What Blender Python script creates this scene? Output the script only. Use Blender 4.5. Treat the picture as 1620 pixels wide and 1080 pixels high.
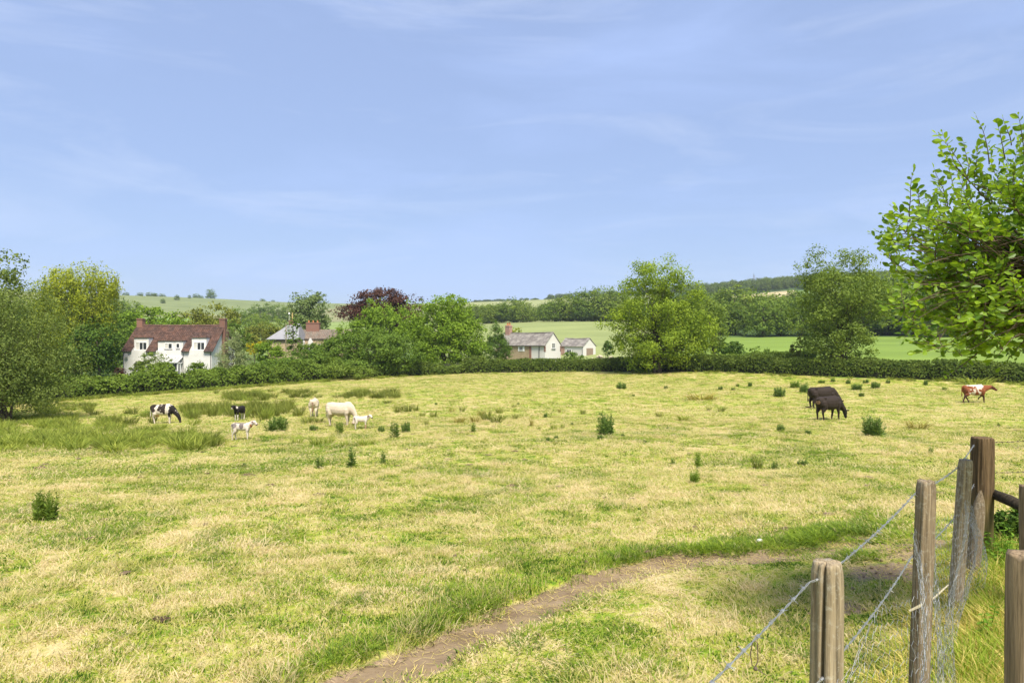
import bpy, bmesh, math, random
import numpy as np
from mathutils import Vector, Matrix, noise as mnoise

for o in list(bpy.data.objects):
    bpy.data.objects.remove(o)
SC = bpy.context.scene
COL = SC.collection
R = math.radians

# ---------------------------------------------------------------- camera, sky, sun, exposure
F = 1080.0                      # focal length in photo pixels (24 mm on 36 mm)
CAMZ = 2.2
cam_d = bpy.data.cameras.new('camera')
cam_d.lens = 24.0
cam_d.sensor_width = 36.0
cam_d.clip_start = 0.05
cam_d.clip_end = 9000
cam = bpy.data.objects.new('camera', cam_d)
COL.objects.link(cam)
cam.location = (0, 0, CAMZ)
cam.rotation_euler = (R(90), 0, 0)
SC.camera = cam

SUN_EL, SUN_AZ = 58.0, 161.0    # azimuth clockwise from +Y
world = bpy.data.worlds.new('World')
SC.world = world
world.use_nodes = True
wn, wl = world.node_tree.nodes, world.node_tree.links
wn.clear()
w_out = wn.new('ShaderNodeOutputWorld')
w_bg = wn.new('ShaderNodeBackground')
sky = wn.new('ShaderNodeTexSky')
sky.sky_type = 'NISHITA'
sky.sun_disc = False
sky.sun_elevation = R(SUN_EL)
sky.sun_rotation = R(SUN_AZ)
sky.altitude = 0
sky.air_density = 1.0
sky.dust_density = 0.9
sky.ozone_density = 2.2
# thin veil of high cloud over the whole sky
w_tc = wn.new('ShaderNodeTexCoord')
w_map = wn.new('ShaderNodeMapping')
w_map.inputs['Scale'].default_value = (0.9, 0.9, 3.6)
w_map.inputs['Rotation'].default_value = (R(10), R(-13), 0)
w_n = wn.new('ShaderNodeTexNoise')
w_n.inputs['Scale'].default_value = 2.1
w_n.inputs['Detail'].default_value = 8
w_n.inputs['Roughness'].default_value = 0.52
w_n.inputs['Distortion'].default_value = 0.6
w_r = wn.new('ShaderNodeMapRange')
w_r.inputs['From Min'].default_value = 0.49
w_r.inputs['From Max'].default_value = 0.82
w_r.inputs['To Min'].default_value = 0.52
w_r.inputs['To Max'].default_value = 0.80
w_mix = wn.new('ShaderNodeMix')
w_mix.data_type = 'RGBA'
w_mix.inputs['B'].default_value = (4.5, 5.85, 9.5, 1)
wl.new(w_tc.outputs['Generated'], w_map.inputs['Vector'])
wl.new(w_map.outputs['Vector'], w_n.inputs['Vector'])
wl.new(w_n.outputs['Fac'], w_r.inputs['Value'])
wl.new(w_r.outputs['Result'], w_mix.inputs['Factor'])
wl.new(sky.outputs['Color'], w_mix.inputs['A'])
# faint cirrus wisps
w_map2 = wn.new('ShaderNodeMapping')
w_map2.inputs['Scale'].default_value = (1.6, 1.6, 9.0)
w_map2.inputs['Rotation'].default_value = (R(-6), R(17), R(40))
w_n2 = wn.new('ShaderNodeTexNoise')
w_n2.inputs['Scale'].default_value = 1.5
w_n2.inputs['Detail'].default_value = 9
w_n2.inputs['Roughness'].default_value = 0.6
w_n2.inputs['Distortion'].default_value = 0.9
w_r2 = wn.new('ShaderNodeMapRange')
w_r2.inputs['From Min'].default_value = 0.50
w_r2.inputs['From Max'].default_value = 0.78
w_r2.inputs['To Max'].default_value = 0.26
w_mix2 = wn.new('ShaderNodeMix')
w_mix2.data_type = 'RGBA'
w_mix2.inputs['B'].default_value = (7.6, 8.2, 9.6, 1)
wl.new(w_tc.outputs['Generated'], w_map2.inputs['Vector'])
wl.new(w_map2.outputs['Vector'], w_n2.inputs['Vector'])
wl.new(w_n2.outputs['Fac'], w_r2.inputs['Value'])
wl.new(w_r2.outputs['Result'], w_mix2.inputs['Factor'])
wl.new(w_mix.outputs['Result'], w_mix2.inputs['A'])
wl.new(w_mix2.outputs['Result'], w_bg.inputs['Color'])
w_bg.inputs['Strength'].default_value = 0.064
wl.new(w_bg.outputs[0], w_out.inputs['Surface'])

sun_d = bpy.data.lights.new('sun', 'SUN')
sun_d.energy = 4.1
sun_d.angle = R(18.0)
sun_d.color = (1.0, 0.93, 0.80)
sun = bpy.data.objects.new('sun', sun_d)
COL.objects.link(sun)
_sd = Vector((math.sin(R(SUN_AZ)) * math.cos(R(SUN_EL)), math.cos(R(SUN_AZ)) * math.cos(R(SUN_EL)), math.sin(R(SUN_EL))))
sun.rotation_euler = _sd.to_track_quat('Z', 'Y').to_euler()
sun.location = _sd * 60

SC.view_settings.view_transform = 'Standard'
SC.view_settings.look = 'None'
SC.view_settings.exposure = 0.95
SC.view_settings.gamma = 1.0
SC.view_settings.use_curve_mapping = False
SC.render.engine = 'CYCLES'
SC.cycles.use_denoising = True
SC.cycles.max_bounces = 6
SC.cycles.transparent_max_bounces = 8
SC.cycles.volume_bounces = 0

# ---------------------------------------------------------------- helpers
rng = np.random.default_rng(7)
random.seed(7)


def tag(o, label=None, cat=None, group=None, kind=None):
    if label: o['label'] = label
    if cat: o['category'] = cat
    if group: o['group'] = group
    if kind: o['kind'] = kind
    return o


def np_mesh(name, verts, faces, attrs=None, smooth=False):
    """verts (N,3); faces (M,k) int array, or a list of lists."""
    me = bpy.data.meshes.new(name)
    verts = np.asarray(verts, dtype=np.float32)
    if isinstance(faces, np.ndarray):
        m, k = faces.shape
        me.vertices.add(len(verts))
        me.vertices.foreach_set('co', verts.ravel())
        me.loops.add(m * k)
        me.loops.foreach_set('vertex_index', faces.astype(np.int32).ravel())
        me.polygons.add(m)
        me.polygons.foreach_set('loop_start', np.arange(0, m * k, k, dtype=np.int32))
        me.update(calc_edges=True)
    else:
        me.from_pydata([tuple(map(float, v)) for v in verts], [], faces)
        me.update()
    for an, arr in (attrs or {}).items():
        arr = np.asarray(arr, dtype=np.float32)
        if arr.ndim == 1:
            at = me.attributes.new(an, 'FLOAT', 'POINT')
            at.data.foreach_set('value', arr)
        else:
            at = me.attributes.new(an, 'FLOAT_COLOR', 'POINT')
            if arr.shape[1] == 3:
                arr = np.hstack([arr, np.ones((len(arr), 1), np.float32)])
            at.data.foreach_set('color', arr.astype(np.float32).ravel())
    if smooth:
        me.polygons.foreach_set('use_smooth', np.ones(len(me.polygons), dtype=bool))
    return me


def link(name, me, mat=None, parent=None, loc=(0, 0, 0), rz=0.0):
    o = bpy.data.objects.new(name, me)
    COL.objects.link(o)
    if mat is not None and me is not None and len(me.materials) == 0:
        me.materials.append(mat)
    o.location = loc
    o.rotation_euler = (0, 0, rz)
    if parent is not None:
        o.parent = parent
    return o


def empty(name, loc=(0, 0, 0), rz=0.0, **kw):
    o = bpy.data.objects.new(name, None)
    COL.objects.link(o)
    o.location = loc
    o.rotation_euler = (0, 0, rz)
    o.empty_display_size = 0.3
    tag(o, **kw)
    return o


ORD = 'first second third fourth fifth sixth seventh eighth ninth tenth eleventh twelfth thirteenth fourteenth fifteenth sixteenth seventeenth'.split()


def by_order(rows):
    """rows sorted from left to right, each with its ordinal word"""
    return [(ORD[i], *r) for i, r in enumerate(sorted(rows))]


class MB:
    def __init__(s):
        s.v, s.f, s.r = [], [], []

    def add(s, vs, fs, rnd=None):
        n = len(s.v)
        s.v += [tuple(map(float, p)) for p in vs]
        s.f += [[i + n for i in f] for f in fs]
        s.r += [random.random() if rnd is None else rnd] * len(vs)
        return s

    def box(s, x0, x1, y0, y1, z0, z1, rnd=None):
        return s.add([(x0, y0, z0), (x1, y0, z0), (x1, y1, z0), (x0, y1, z0), (x0, y0, z1), (x1, y0, z1), (x1, y1, z1), (x0, y1, z1)],
                     [(0, 3, 2, 1), (4, 5, 6, 7), (0, 1, 5, 4), (1, 2, 6, 5), (2, 3, 7, 6), (3, 0, 4, 7)], rnd)

    def prism(s, poly, axis, a, b, rnd=None):
        """poly: list of 2D points, extruded along axis ('x': poly is (y,z); 'y': poly is (x,z); 'z': poly is (x,y))."""
        n = len(poly)
        def P(p, t):
            return {'x': (t, p[0], p[1]), 'y': (p[0], t, p[1]), 'z': (p[0], p[1], t)}[axis]
        vs = [P(p, a) for p in poly] + [P(p, b) for p in poly]
        fs = [list(range(n))[::-1], list(range(n, 2 * n))] + [(i, (i + 1) % n, n + (i + 1) % n, n + i) for i in range(n)]
        return s.add(vs, fs, rnd)

    def tube(s, pts, rad, seg=8, cap=True, flat=1.0, rnd=None):
        pts = [Vector(p) for p in pts]
        if not hasattr(rad, '__len__'):
            rad = [rad] * len(pts)
        vs, fs = [], []
        up = Vector((0, 0, 1))
        for i, p in enumerate(pts):
            d = (pts[min(i + 1, len(pts) - 1)] - pts[max(i - 1, 0)])
            d = d.normalized() if d.length > 1e-9 else Vector((0, 0, 1))
            if i == 0:
                ref = Vector((0, 1, 0)) if abs(d.y) < 0.9 else Vector((1, 0, 0))
            a = (ref - d * ref.dot(d))
            a = a.normalized() if a.length > 1e-6 else d.orthogonal().normalized()
            ref = a
            b = d.cross(a)
            for k in range(seg):
                t = 2 * math.pi * k / seg
                vs.append(p + (a * math.cos(t) * flat + b * math.sin(t)) * rad[i])
        for i in range(len(pts) - 1):
            for k in range(seg):
                k2 = (k + 1) % seg
                fs.append((i * seg + k, i * seg + k2, (i + 1) * seg + k2, (i + 1) * seg + k))
        if cap:
            fs.append(tuple(range(seg))[::-1])
            fs.append(tuple((len(pts) - 1) * seg + k for k in range(seg)))
        return s.add(vs, fs, rnd)

    def ball(s, c, r, nu=10, nv=7, mtx=None, rnd=None):
        rx, ry, rz = r if hasattr(r, '__len__') else (r, r, r)
        vs, fs = [], []
        for j in range(nv + 1):
            ph = math.pi * j / nv
            for i in range(nu):
                th = 2 * math.pi * i / nu
                p = Vector((rx * math.sin(ph) * math.cos(th), ry * math.sin(ph) * math.sin(th), rz * math.cos(ph)))
                if mtx is not None: p = mtx @ p
                vs.append(p + Vector(c))
        for j in range(nv):
            for i in range(nu):
                i2 = (i + 1) % nu
                fs.append((j * nu + i, (j + 1) * nu + i, (j + 1) * nu + i2, j * nu + i2))
        return s.add(vs, fs, rnd)

    def build(s, name, mat, parent=None, loc=(0, 0, 0), rz=0.0, smooth=False):
        me = np_mesh(name, np.array(s.v), s.f, {'rnd': np.array(s.r)}, smooth)
        return link(name, me, mat, parent, loc, rz)


# ---------------------------------------------------------------- materials
def new_mat(name):
    m = bpy.data.materials.new(name)
    m.use_nodes = True
    nt = m.node_tree
    b = nt.nodes['Principled BSDF']
    return m, nt, nt.nodes, nt.links, b


def N(nt, typ, **kw):
    n = nt.nodes.new(typ)
    for k, v in kw.items():
        if k in n.inputs: n.inputs[k].default_value = v
        else: setattr(n, k, v)
    return n


def ramp(nt, stops):
    r = nt.nodes.new('ShaderNodeValToRGB')
    el = r.color_ramp.elements
    while len(el) < len(stops): el.new(0.5)
    for e, (p, c) in zip(el, stops):
        e.position = p
        e.color = (*c, 1) if len(c) == 3 else c
    return r


def mixc(nt, fac, a, b, blend='MIX'):
    m = nt.nodes.new('ShaderNodeMix')
    m.data_type = 'RGBA'
    m.blend_type = blend
    for key, v in (('Factor', fac), ('A', a), ('B', b)):
        if hasattr(v, 'is_output'):
            nt.links.new(v, m.inputs[key])
        elif key == 'Factor':
            m.inputs[key].default_value = v
        else:
            m.inputs[key].default_value = (*v, 1) if len(v) == 3 else v
    return m.outputs['Result']


def math_n(nt, op, a, b=None, c=None, clamp=False):
    m = nt.nodes.new('ShaderNodeMath')
    m.operation = op
    m.use_clamp = clamp
    for i, v in enumerate((a, b, c)):
        if v is None: continue
        if hasattr(v, 'is_output'): nt.links.new(v, m.inputs[i])
        else: m.inputs[i].default_value = v
    return m.outputs[0]


def noise_n(nt, vec, scale, detail=4, rough=0.55, dist=0.0):
    n = nt.nodes.new('ShaderNodeTexNoise')
    n.inputs['Scale'].default_value = scale
    n.inputs['Detail'].default_value = detail
    n.inputs['Roughness'].default_value = rough
    n.inputs['Distortion'].default_value = dist
    if vec is not None: nt.links.new(vec, n.inputs['Vector'])
    return n.outputs['Fac']


def m_plain(name, col, rough=0.8, var=0.15, scale=3.0, bump=0.0, bscale=20.0, spec=0.3, metal=0.0, col2=None, lo=0.35, hi=0.65, stretch=None):
    m, nt, n, l, b = new_mat(name)
    tc = n.new('ShaderNodeTexCoord')
    vec = tc.outputs['Object']
    if stretch:
        mp = n.new('ShaderNodeMapping')
        mp.inputs['Scale'].default_value = stretch
        l.new(vec, mp.inputs['Vector'])
        vec = mp.outputs['Vector']
    f = noise_n(nt, vec, scale, 6, 0.6)
    c2 = col2 or tuple(c * (1 - var) for c in col)
    rp = ramp(nt, [(lo, col), (hi, c2)])
    l.new(f, rp.inputs['Fac'])
    at = N(nt, 'ShaderNodeAttribute', attribute_name='rnd')
    k = math_n(nt, 'MULTIPLY_ADD', at.outputs['Fac'], var, 1.0 - var * 0.5)
    out = mixc(nt, 1.0, rp.outputs['Color'], k, 'MULTIPLY')
    l.new(out, b.inputs['Base Color'])
    b.inputs['Roughness'].default_value = rough
    b.inputs['Specular IOR Level'].default_value = spec
    b.inputs['Metallic'].default_value = metal
    if bump:
        bf = noise_n(nt, vec, bscale, 5, 0.6)
        bp = N(nt, 'ShaderNodeBump', Strength=bump, Distance=0.02)
        l.new(bf, bp.inputs['Height'])
        l.new(bp.outputs['Normal'], b.inputs['Normal'])
    return m


def m_leaf(name, dark, light, trans=0.42, rough=0.6, spec=0.08, hue_noise=0.25, tcol=None):
    """foliage: per-leaf tone from attribute rnd, per-clump tone from attribute clump"""
    m, nt, n, l, b = new_mat(name)
    at = N(nt, 'ShaderNodeAttribute', attribute_name='rnd')
    ac = N(nt, 'ShaderNodeAttribute', attribute_name='clump')
    f = math_n(nt, 'ADD', math_n(nt, 'MULTIPLY', at.outputs['Fac'], 0.6), math_n(nt, 'MULTIPLY', ac.outputs['Fac'], 0.4))
    dark, light = tuple(c * k for c, k in zip(dark, (1.40, 1.36, 0.95))), tuple(c * k for c, k in zip(light, (1.42, 1.34, 0.95)))
    rp = ramp(nt, [(0.1, dark), (0.85, light)])
    l.new(f, rp.inputs['Fac'])
    l.new(rp.outputs['Color'], b.inputs['Base Color'])
    b.inputs['Roughness'].default_value = rough
    b.inputs['Specular IOR Level'].default_value = spec
    tr = n.new('ShaderNodeBsdfTranslucent')
    tint = mixc(nt, 1.0, rp.outputs['Color'], tcol or (1.25, 1.2, 0.6), 'MULTIPLY')
    l.new(tint, tr.inputs['Color'])
    mx = n.new('ShaderNodeMixShader')
    mx.inputs[0].default_value = trans
    l.new(b.outputs[0], mx.inputs[1])
    l.new(tr.outputs[0], mx.inputs[2])
    l.new(mx.outputs[0], n['Material Output'].inputs['Surface'])
    return m


def pasture_group():
    """colour of the grazed field by place: straw thatch with patches of live green (input: world position)"""
    g = bpy.data.node_groups.new('pasture_colour', 'ShaderNodeTree')
    g.interface.new_socket('Jitter', in_out='INPUT', socket_type='NodeSocketFloat')
    g.interface.new_socket('Color', in_out='OUTPUT', socket_type='NodeSocketColor')
    gi, go = g.nodes.new('NodeGroupInput'), g.nodes.new('NodeGroupOutput')
    geo = g.nodes.new('ShaderNodeNewGeometry')
    sep = g.nodes.new('ShaderNodeSeparateXYZ')
    g.links.new(geo.outputs['Position'], sep.inputs[0])
    com = g.nodes.new('ShaderNodeCombineXYZ')
    g.links.new(sep.outputs[0], com.inputs[0])
    g.links.new(sep.outputs[1], com.inputs[1])
    pos = com.outputs[0]
    n1 = noise_n(g, pos, 0.16, 3, 0.55, 0.4)
    n2 = noise_n(g, pos, 1.05, 3, 0.6, 0.7)
    n3 = noise_n(g, pos, 4.2, 3, 0.6)
    s = math_n(g, 'ADD', math_n(g, 'MULTIPLY', n1, 0.42), math_n(g, 'MULTIPLY', n2, 1.15))
    s = math_n(g, 'ADD', s, math_n(g, 'MULTIPLY', n3, 0.75))
    s = math_n(g, 'ADD', s, math_n(g, 'MULTIPLY', gi.outputs['Jitter'], 0.62))
    rp = ramp(g, [(0.0, STRAW_PALE), (0.38, STRAW), (0.62, OLIVE_GRASS), (0.86, GREEN_GRASS), (1.0, DEEP_GRASS)])
    mr = g.nodes.new('ShaderNodeMapRange')
    mr.inputs['From Min'].default_value = 0.82
    mr.inputs['From Max'].default_value = 1.46
    g.links.new(s, mr.inputs['Value'])
    g.links.new(mr.outputs['Result'], rp.inputs['Fac'])
    # earthy tone in small scattered spots
    n4 = noise_n(g, pos, 0.9, 5, 0.7, 1.0)
    r4 = ramp(g, [(0.635, (0, 0, 0)), (0.70, (1, 1, 1))])
    g.links.new(n4, r4.inputs['Fac'])
    c = mixc(g, math_n(g, 'MULTIPLY', r4.outputs['Color'], 0.62), rp.outputs['Color'], (0.24, 0.155, 0.085))
    g.links.new(c, go.inputs['Color'])
    return g


STRAW_PALE = (0.66, 0.555, 0.335)
STRAW = (0.53, 0.462, 0.185)
OLIVE_GRASS = (0.355, 0.395, 0.055)
GREEN_GRASS = (0.165, 0.29, 0.022)
DEEP_GRASS = (0.045, 0.10, 0.010)
PAST = pasture_group()


def m_ground():
    m, nt, n, l, b = new_mat('field_ground')
    geo = n.new('ShaderNodeNewGeometry')
    pg = n.new('ShaderNodeGroup'); pg.node_tree = PAST
    fine = noise_n(nt, geo.outputs['Position'], 9.0, 5, 0.7)
    l.new(math_n(nt, 'SUBTRACT', fine, 0.42), pg.inputs['Jitter'])
    tint = N(nt, 'ShaderNodeAttribute', attribute_name='tint')
    wild = N(nt, 'ShaderNodeAttribute', attribute_name='wild')
    soil = N(nt, 'ShaderNodeAttribute', attribute_name='soil')
    # far fields: own tint, broken up by streaks and mottling
    mp = n.new('ShaderNodeMapping'); mp.inputs['Scale'].default_value = (0.35, 1.0, 1.0)
    l.new(geo.outputs['Position'], mp.inputs['Vector'])
    ff = noise_n(nt, mp.outputs['Vector'], 0.05, 8, 0.68, 0.5)
    fr = ramp(nt, [(0.3, (0.72, 0.76, 0.7)), (0.7, (1.22, 1.2, 1.15))])
    l.new(ff, fr.inputs['Fac'])
    far = mixc(nt, 1.0, tint.outputs['Color'], fr.outputs['Color'], 'MULTIPLY')
    c = mixc(nt, wild.outputs['Fac'], mixc(nt, 1.0, pg.outputs['Color'], (0.82, 0.80, 0.78), 'MULTIPLY'), far)
    sn = noise_n(nt, geo.outputs['Position'], 5.0, 6, 0.7)
    sr = ramp(nt, [(0.3, (0.18, 0.125, 0.08)), (0.7, (0.33, 0.245, 0.16))])
    l.new(sn, sr.inputs['Fac'])
    sf = math_n(nt, 'ADD', soil.outputs['Fac'], math_n(nt, 'MULTIPLY', math_n(nt, 'SUBTRACT', sn, 0.5), 1.2))
    sf2 = ramp(nt, [(0.38, (0, 0, 0)), (0.62, (1, 1, 1))])
    l.new(sf, sf2.inputs['Fac'])
    sm = math_n(nt, 'MULTIPLY', sf2.outputs['Color'], math_n(nt, 'GREATER_THAN', soil.outputs['Fac'], 0.02))
    c = mixc(nt, sm, c, sr.outputs['Color'])
    l.new(c, b.inputs['Base Color'])
    b.inputs['Roughness'].default_value = 0.95
    b.inputs['Specular IOR Level'].default_value = 0.1
    bp = N(nt, 'ShaderNodeBump', Strength=0.6, Distance=0.06)
    l.new(fine, bp.inputs['Height'])
    l.new(bp.outputs['Normal'], b.inputs['Normal'])
    return m


def m_grass():
    m, nt, n, l, b = new_mat('grass_blades')
    pg = n.new('ShaderNodeGroup'); pg.node_tree = PAST
    at = N(nt, 'ShaderNodeAttribute', attribute_name='rnd')
    l.new(math_n(nt, 'SUBTRACT', at.outputs['Fac'], 0.5), pg.inputs['Jitter'])
    l.new(pg.outputs['Color'], b.inputs['Base Color'])
    b.inputs['Roughness'].default_value = 0.7
    b.inputs['Specular IOR Level'].default_value = 0.05
    tr = n.new('ShaderNodeBsdfTranslucent')
    l.new(mixc(nt, 1.0, pg.outputs['Color'], (1.15, 1.1, 0.7), 'MULTIPLY'), tr.inputs['Color'])
    mx = n.new('ShaderNodeMixShader'); mx.inputs[0].default_value = 0.4
    l.new(b.outputs[0], mx.inputs[1]); l.new(tr.outputs[0], mx.inputs[2])
    l.new(mx.outputs[0], n['Material Output'].inputs['Surface'])
    return m


def m_wood(name, c1, c2, lichen=0.3, lcol=(0.42, 0.40, 0.30), moss=0.0):
    m, nt, n, l, b = new_mat(name)
    tc = n.new('ShaderNodeTexCoord')
    mp = n.new('ShaderNodeMapping'); mp.inputs['Scale'].default_value = (15, 15, 0.7)
    l.new(tc.outputs['Object'], mp.inputs['Vector'])
    g = noise_n(nt, mp.outputs['Vector'], 2.2, 8, 0.68, 0.4)
    rp = ramp(nt, [(0.34, tuple(c * 0.42 for c in c1)), (0.43, tuple(c * 0.8 for c in c1)), (0.55, c1), (0.70, c2)])
    l.new(g, rp.inputs['Fac'])
    mp2 = n.new('ShaderNodeMapping'); mp2.inputs['Scale'].default_value = (70, 70, 3.0)
    l.new(tc.outputs['Object'], mp2.inputs['Vector'])
    g2 = noise_n(nt, mp2.outputs['Vector'], 1.4, 5, 0.65)
    gr = ramp(nt, [(0.36, (0.62, 0.60, 0.58)), (0.62, (1.18, 1.16, 1.12))])
    l.new(g2, gr.inputs['Fac'])
    lf = noise_n(nt, tc.outputs['Object'], 26, 7, 0.78, 0.8)
    lr = ramp(nt, [(0.60 - 0.12 * lichen, (0, 0, 0)), (0.74, (1, 1, 1))])
    l.new(lf, lr.inputs['Fac'])
    c = mixc(nt, math_n(nt, 'MULTIPLY', lr.outputs['Color'], lichen), mixc(nt, 1.0, rp.outputs['Color'], gr.outputs['Color'], 'MULTIPLY'), lcol)
    if moss:
        sp = n.new('ShaderNodeSeparateXYZ'); l.new(tc.outputs['Object'], sp.inputs[0])
        mf = noise_n(nt, tc.outputs['Object'], 6, 4, 0.6)
        hz = N(nt, 'ShaderNodeMapRange', **{'From Min': 0.75, 'From Max': 0.05})
        l.new(sp.outputs[2], hz.inputs['Value'])
        c = mixc(nt, math_n(nt, 'MULTIPLY', math_n(nt, 'MULTIPLY', mf, hz.outputs[0]), moss * 1.6, clamp=True), c, (0.17, 0.17, 0.03))
    l.new(c, b.inputs['Base Color'])
    b.inputs['Roughness'].default_value = 0.9
    b.inputs['Specular IOR Level'].default_value = 0.15
    bp = N(nt, 'ShaderNodeBump', Strength=0.8, Distance=0.006)
    l.new(g, bp.inputs['Height'])
    l.new(bp.outputs['Normal'], b.inputs['Normal'])
    return m


M = {}
M['ground'] = m_ground()
M['grass'] = m_grass()
M['white'] = m_plain('white_render', (0.70, 0.685, 0.655), 0.85, 0.07, 1.2, 0.15, 30, col2=(0.62, 0.60, 0.56))
M['whitepaint'] = m_plain('white_paint', (0.82, 0.81, 0.79), 0.4, 0.04, 3)
M['limewash'] = m_plain('limewashed_brick', (0.60, 0.585, 0.55), 0.9, 0.08, 2.2, 0.4, 9, col2=(0.62, 0.56, 0.50), lo=0.45, hi=0.75)
M['tile'] = m_plain('clay_tile', (0.115, 0.060, 0.042), 0.95, 0.6, 0.9, 0.2, 30, col2=(0.066, 0.042, 0.034))
M['ridge'] = m_plain('ridge_tile', (0.17, 0.10, 0.075), 0.85, 0.4, 3)
M['slate'] = m_plain('old_slate', (0.30, 0.275, 0.24), 0.8, 0.3, 1.1, 0.2, 20, col2=(0.17, 0.15, 0.135), lo=0.38, hi=0.62)
M['greyslate'] = m_plain('grey_slate', (0.27, 0.27, 0.285), 0.7, 0.15, 1.5)
M['browntile'] = m_plain('weathered_tile', (0.20, 0.145, 0.11), 0.85, 0.4, 1.6, col2=(0.16, 0.14, 0.11))
M['brick'] = m_plain('brick', (0.185, 0.118, 0.088), 0.9, 0.45, 6, 0.4, 25, col2=(0.22, 0.10, 0.07))
M['pinkbrick'] = m_plain('pink_brick', (0.50, 0.30, 0.24), 0.9, 0.35, 6, 0.3, 25)
M['stone'] = m_plain('tan_stone', (0.42, 0.33, 0.21), 0.95, 0.35, 3.5, 0.6, 8, col2=(0.28, 0.21, 0.13))
M['rubble'] = m_plain('pale_rubble', (0.62, 0.52, 0.40), 0.95, 0.5, 2.5, 0.6, 8)
M['pot'] = m_plain('chimney_pot', (0.50, 0.20, 0.08), 0.8, 0.2, 4)
M['yellowpot'] = m_plain('buff_pot', (0.58, 0.42, 0.16), 0.8, 0.2, 4)
M['black'] = m_plain('black_iron', (0.03, 0.03, 0.032), 0.5, 0.1, 4)
M['greymetal'] = m_plain('grey_dish', (0.30, 0.30, 0.31), 0.5, 0.1, 4)
M['door'] = m_plain('brown_door', (0.30, 0.22, 0.16), 0.7, 0.2, 4)
M['glass'] = m_plain('window_glass', (0.035, 0.04, 0.045), 0.12, 0.1, 1.0, spec=0.6)
M['curtain'] = m_plain('pale_curtain', (0.55, 0.53, 0.47), 0.9, 0.1, 4)
M['polycarb'] = m_plain('porch_roof_sheet', (0.50, 0.49, 0.47), 0.35, 0.2, 2)
M['bark'] = m_plain('bark', (0.11, 0.085, 0.06), 0.95, 0.3, 2.5, 0.6, 12, col2=(0.06, 0.05, 0.038))
M['greybark'] = m_plain('grey_bark', (0.17, 0.145, 0.11), 0.95, 0.3, 2.5, 0.6, 12, col2=(0.09, 0.075, 0.055))
M['twig'] = m_plain('twig_bark', (0.13, 0.09, 0.06), 0.8, 0.2, 8)
M['core'] = m_plain('hedge_light_block', (0.03, 0.035, 0.014), 1.0, 0.3, 2)
M['soil'] = m_plain('bare_earth', (0.30, 0.222, 0.138), 0.98, 0.25, 3.0, 0.9, 14, spec=0.05, col2=(0.185, 0.132, 0.08))
M['mole'] = m_plain('molehill_earth', (0.17, 0.115, 0.075), 0.98, 0.3, 6.0, 1.0, 18, spec=0.05, col2=(0.085, 0.058, 0.04))
M['wire'] = m_plain('galvanised_wire', (0.42, 0.43, 0.43), 0.45, 0.25, 30, metal=0.75)
M['rustwire'] = m_plain('rusty_wire', (0.16, 0.12, 0.09), 0.7, 0.3, 30, metal=0.3)
M['twine'] = m_plain('pale_twine', (0.55, 0.48, 0.32), 0.9, 0.2, 30)
M['orange'] = m_plain('orange_plastic', (0.75, 0.20, 0.05), 0.5, 0.1, 5)
M['post_a'] = m_wood('weathered_post', (0.31, 0.25, 0.165), (0.46, 0.385, 0.27), 0.65, (0.52, 0.50, 0.42))
M['post_b'] = m_wood('brown_post', (0.24, 0.185, 0.12), (0.38, 0.31, 0.215), 0.7, (0.46, 0.44, 0.35))
M['post_c'] = m_wood('lichen_post', (0.34, 0.27, 0.18), (0.52, 0.38, 0.25), 0.9, (0.58, 0.56, 0.48))
M['post_d'] = m_wood('dark_gatepost', (0.13, 0.088, 0.048), (0.235, 0.165, 0.09), 0.12, moss=0.7)
M['post_e'] = m_wood('sawn_post', (0.27, 0.20, 0.125), (0.37, 0.285, 0.185), 0.15)
M['brace'] = m_wood('dark_brace', (0.045, 0.036, 0.025), (0.09, 0.07, 0.045), 0.2)
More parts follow.
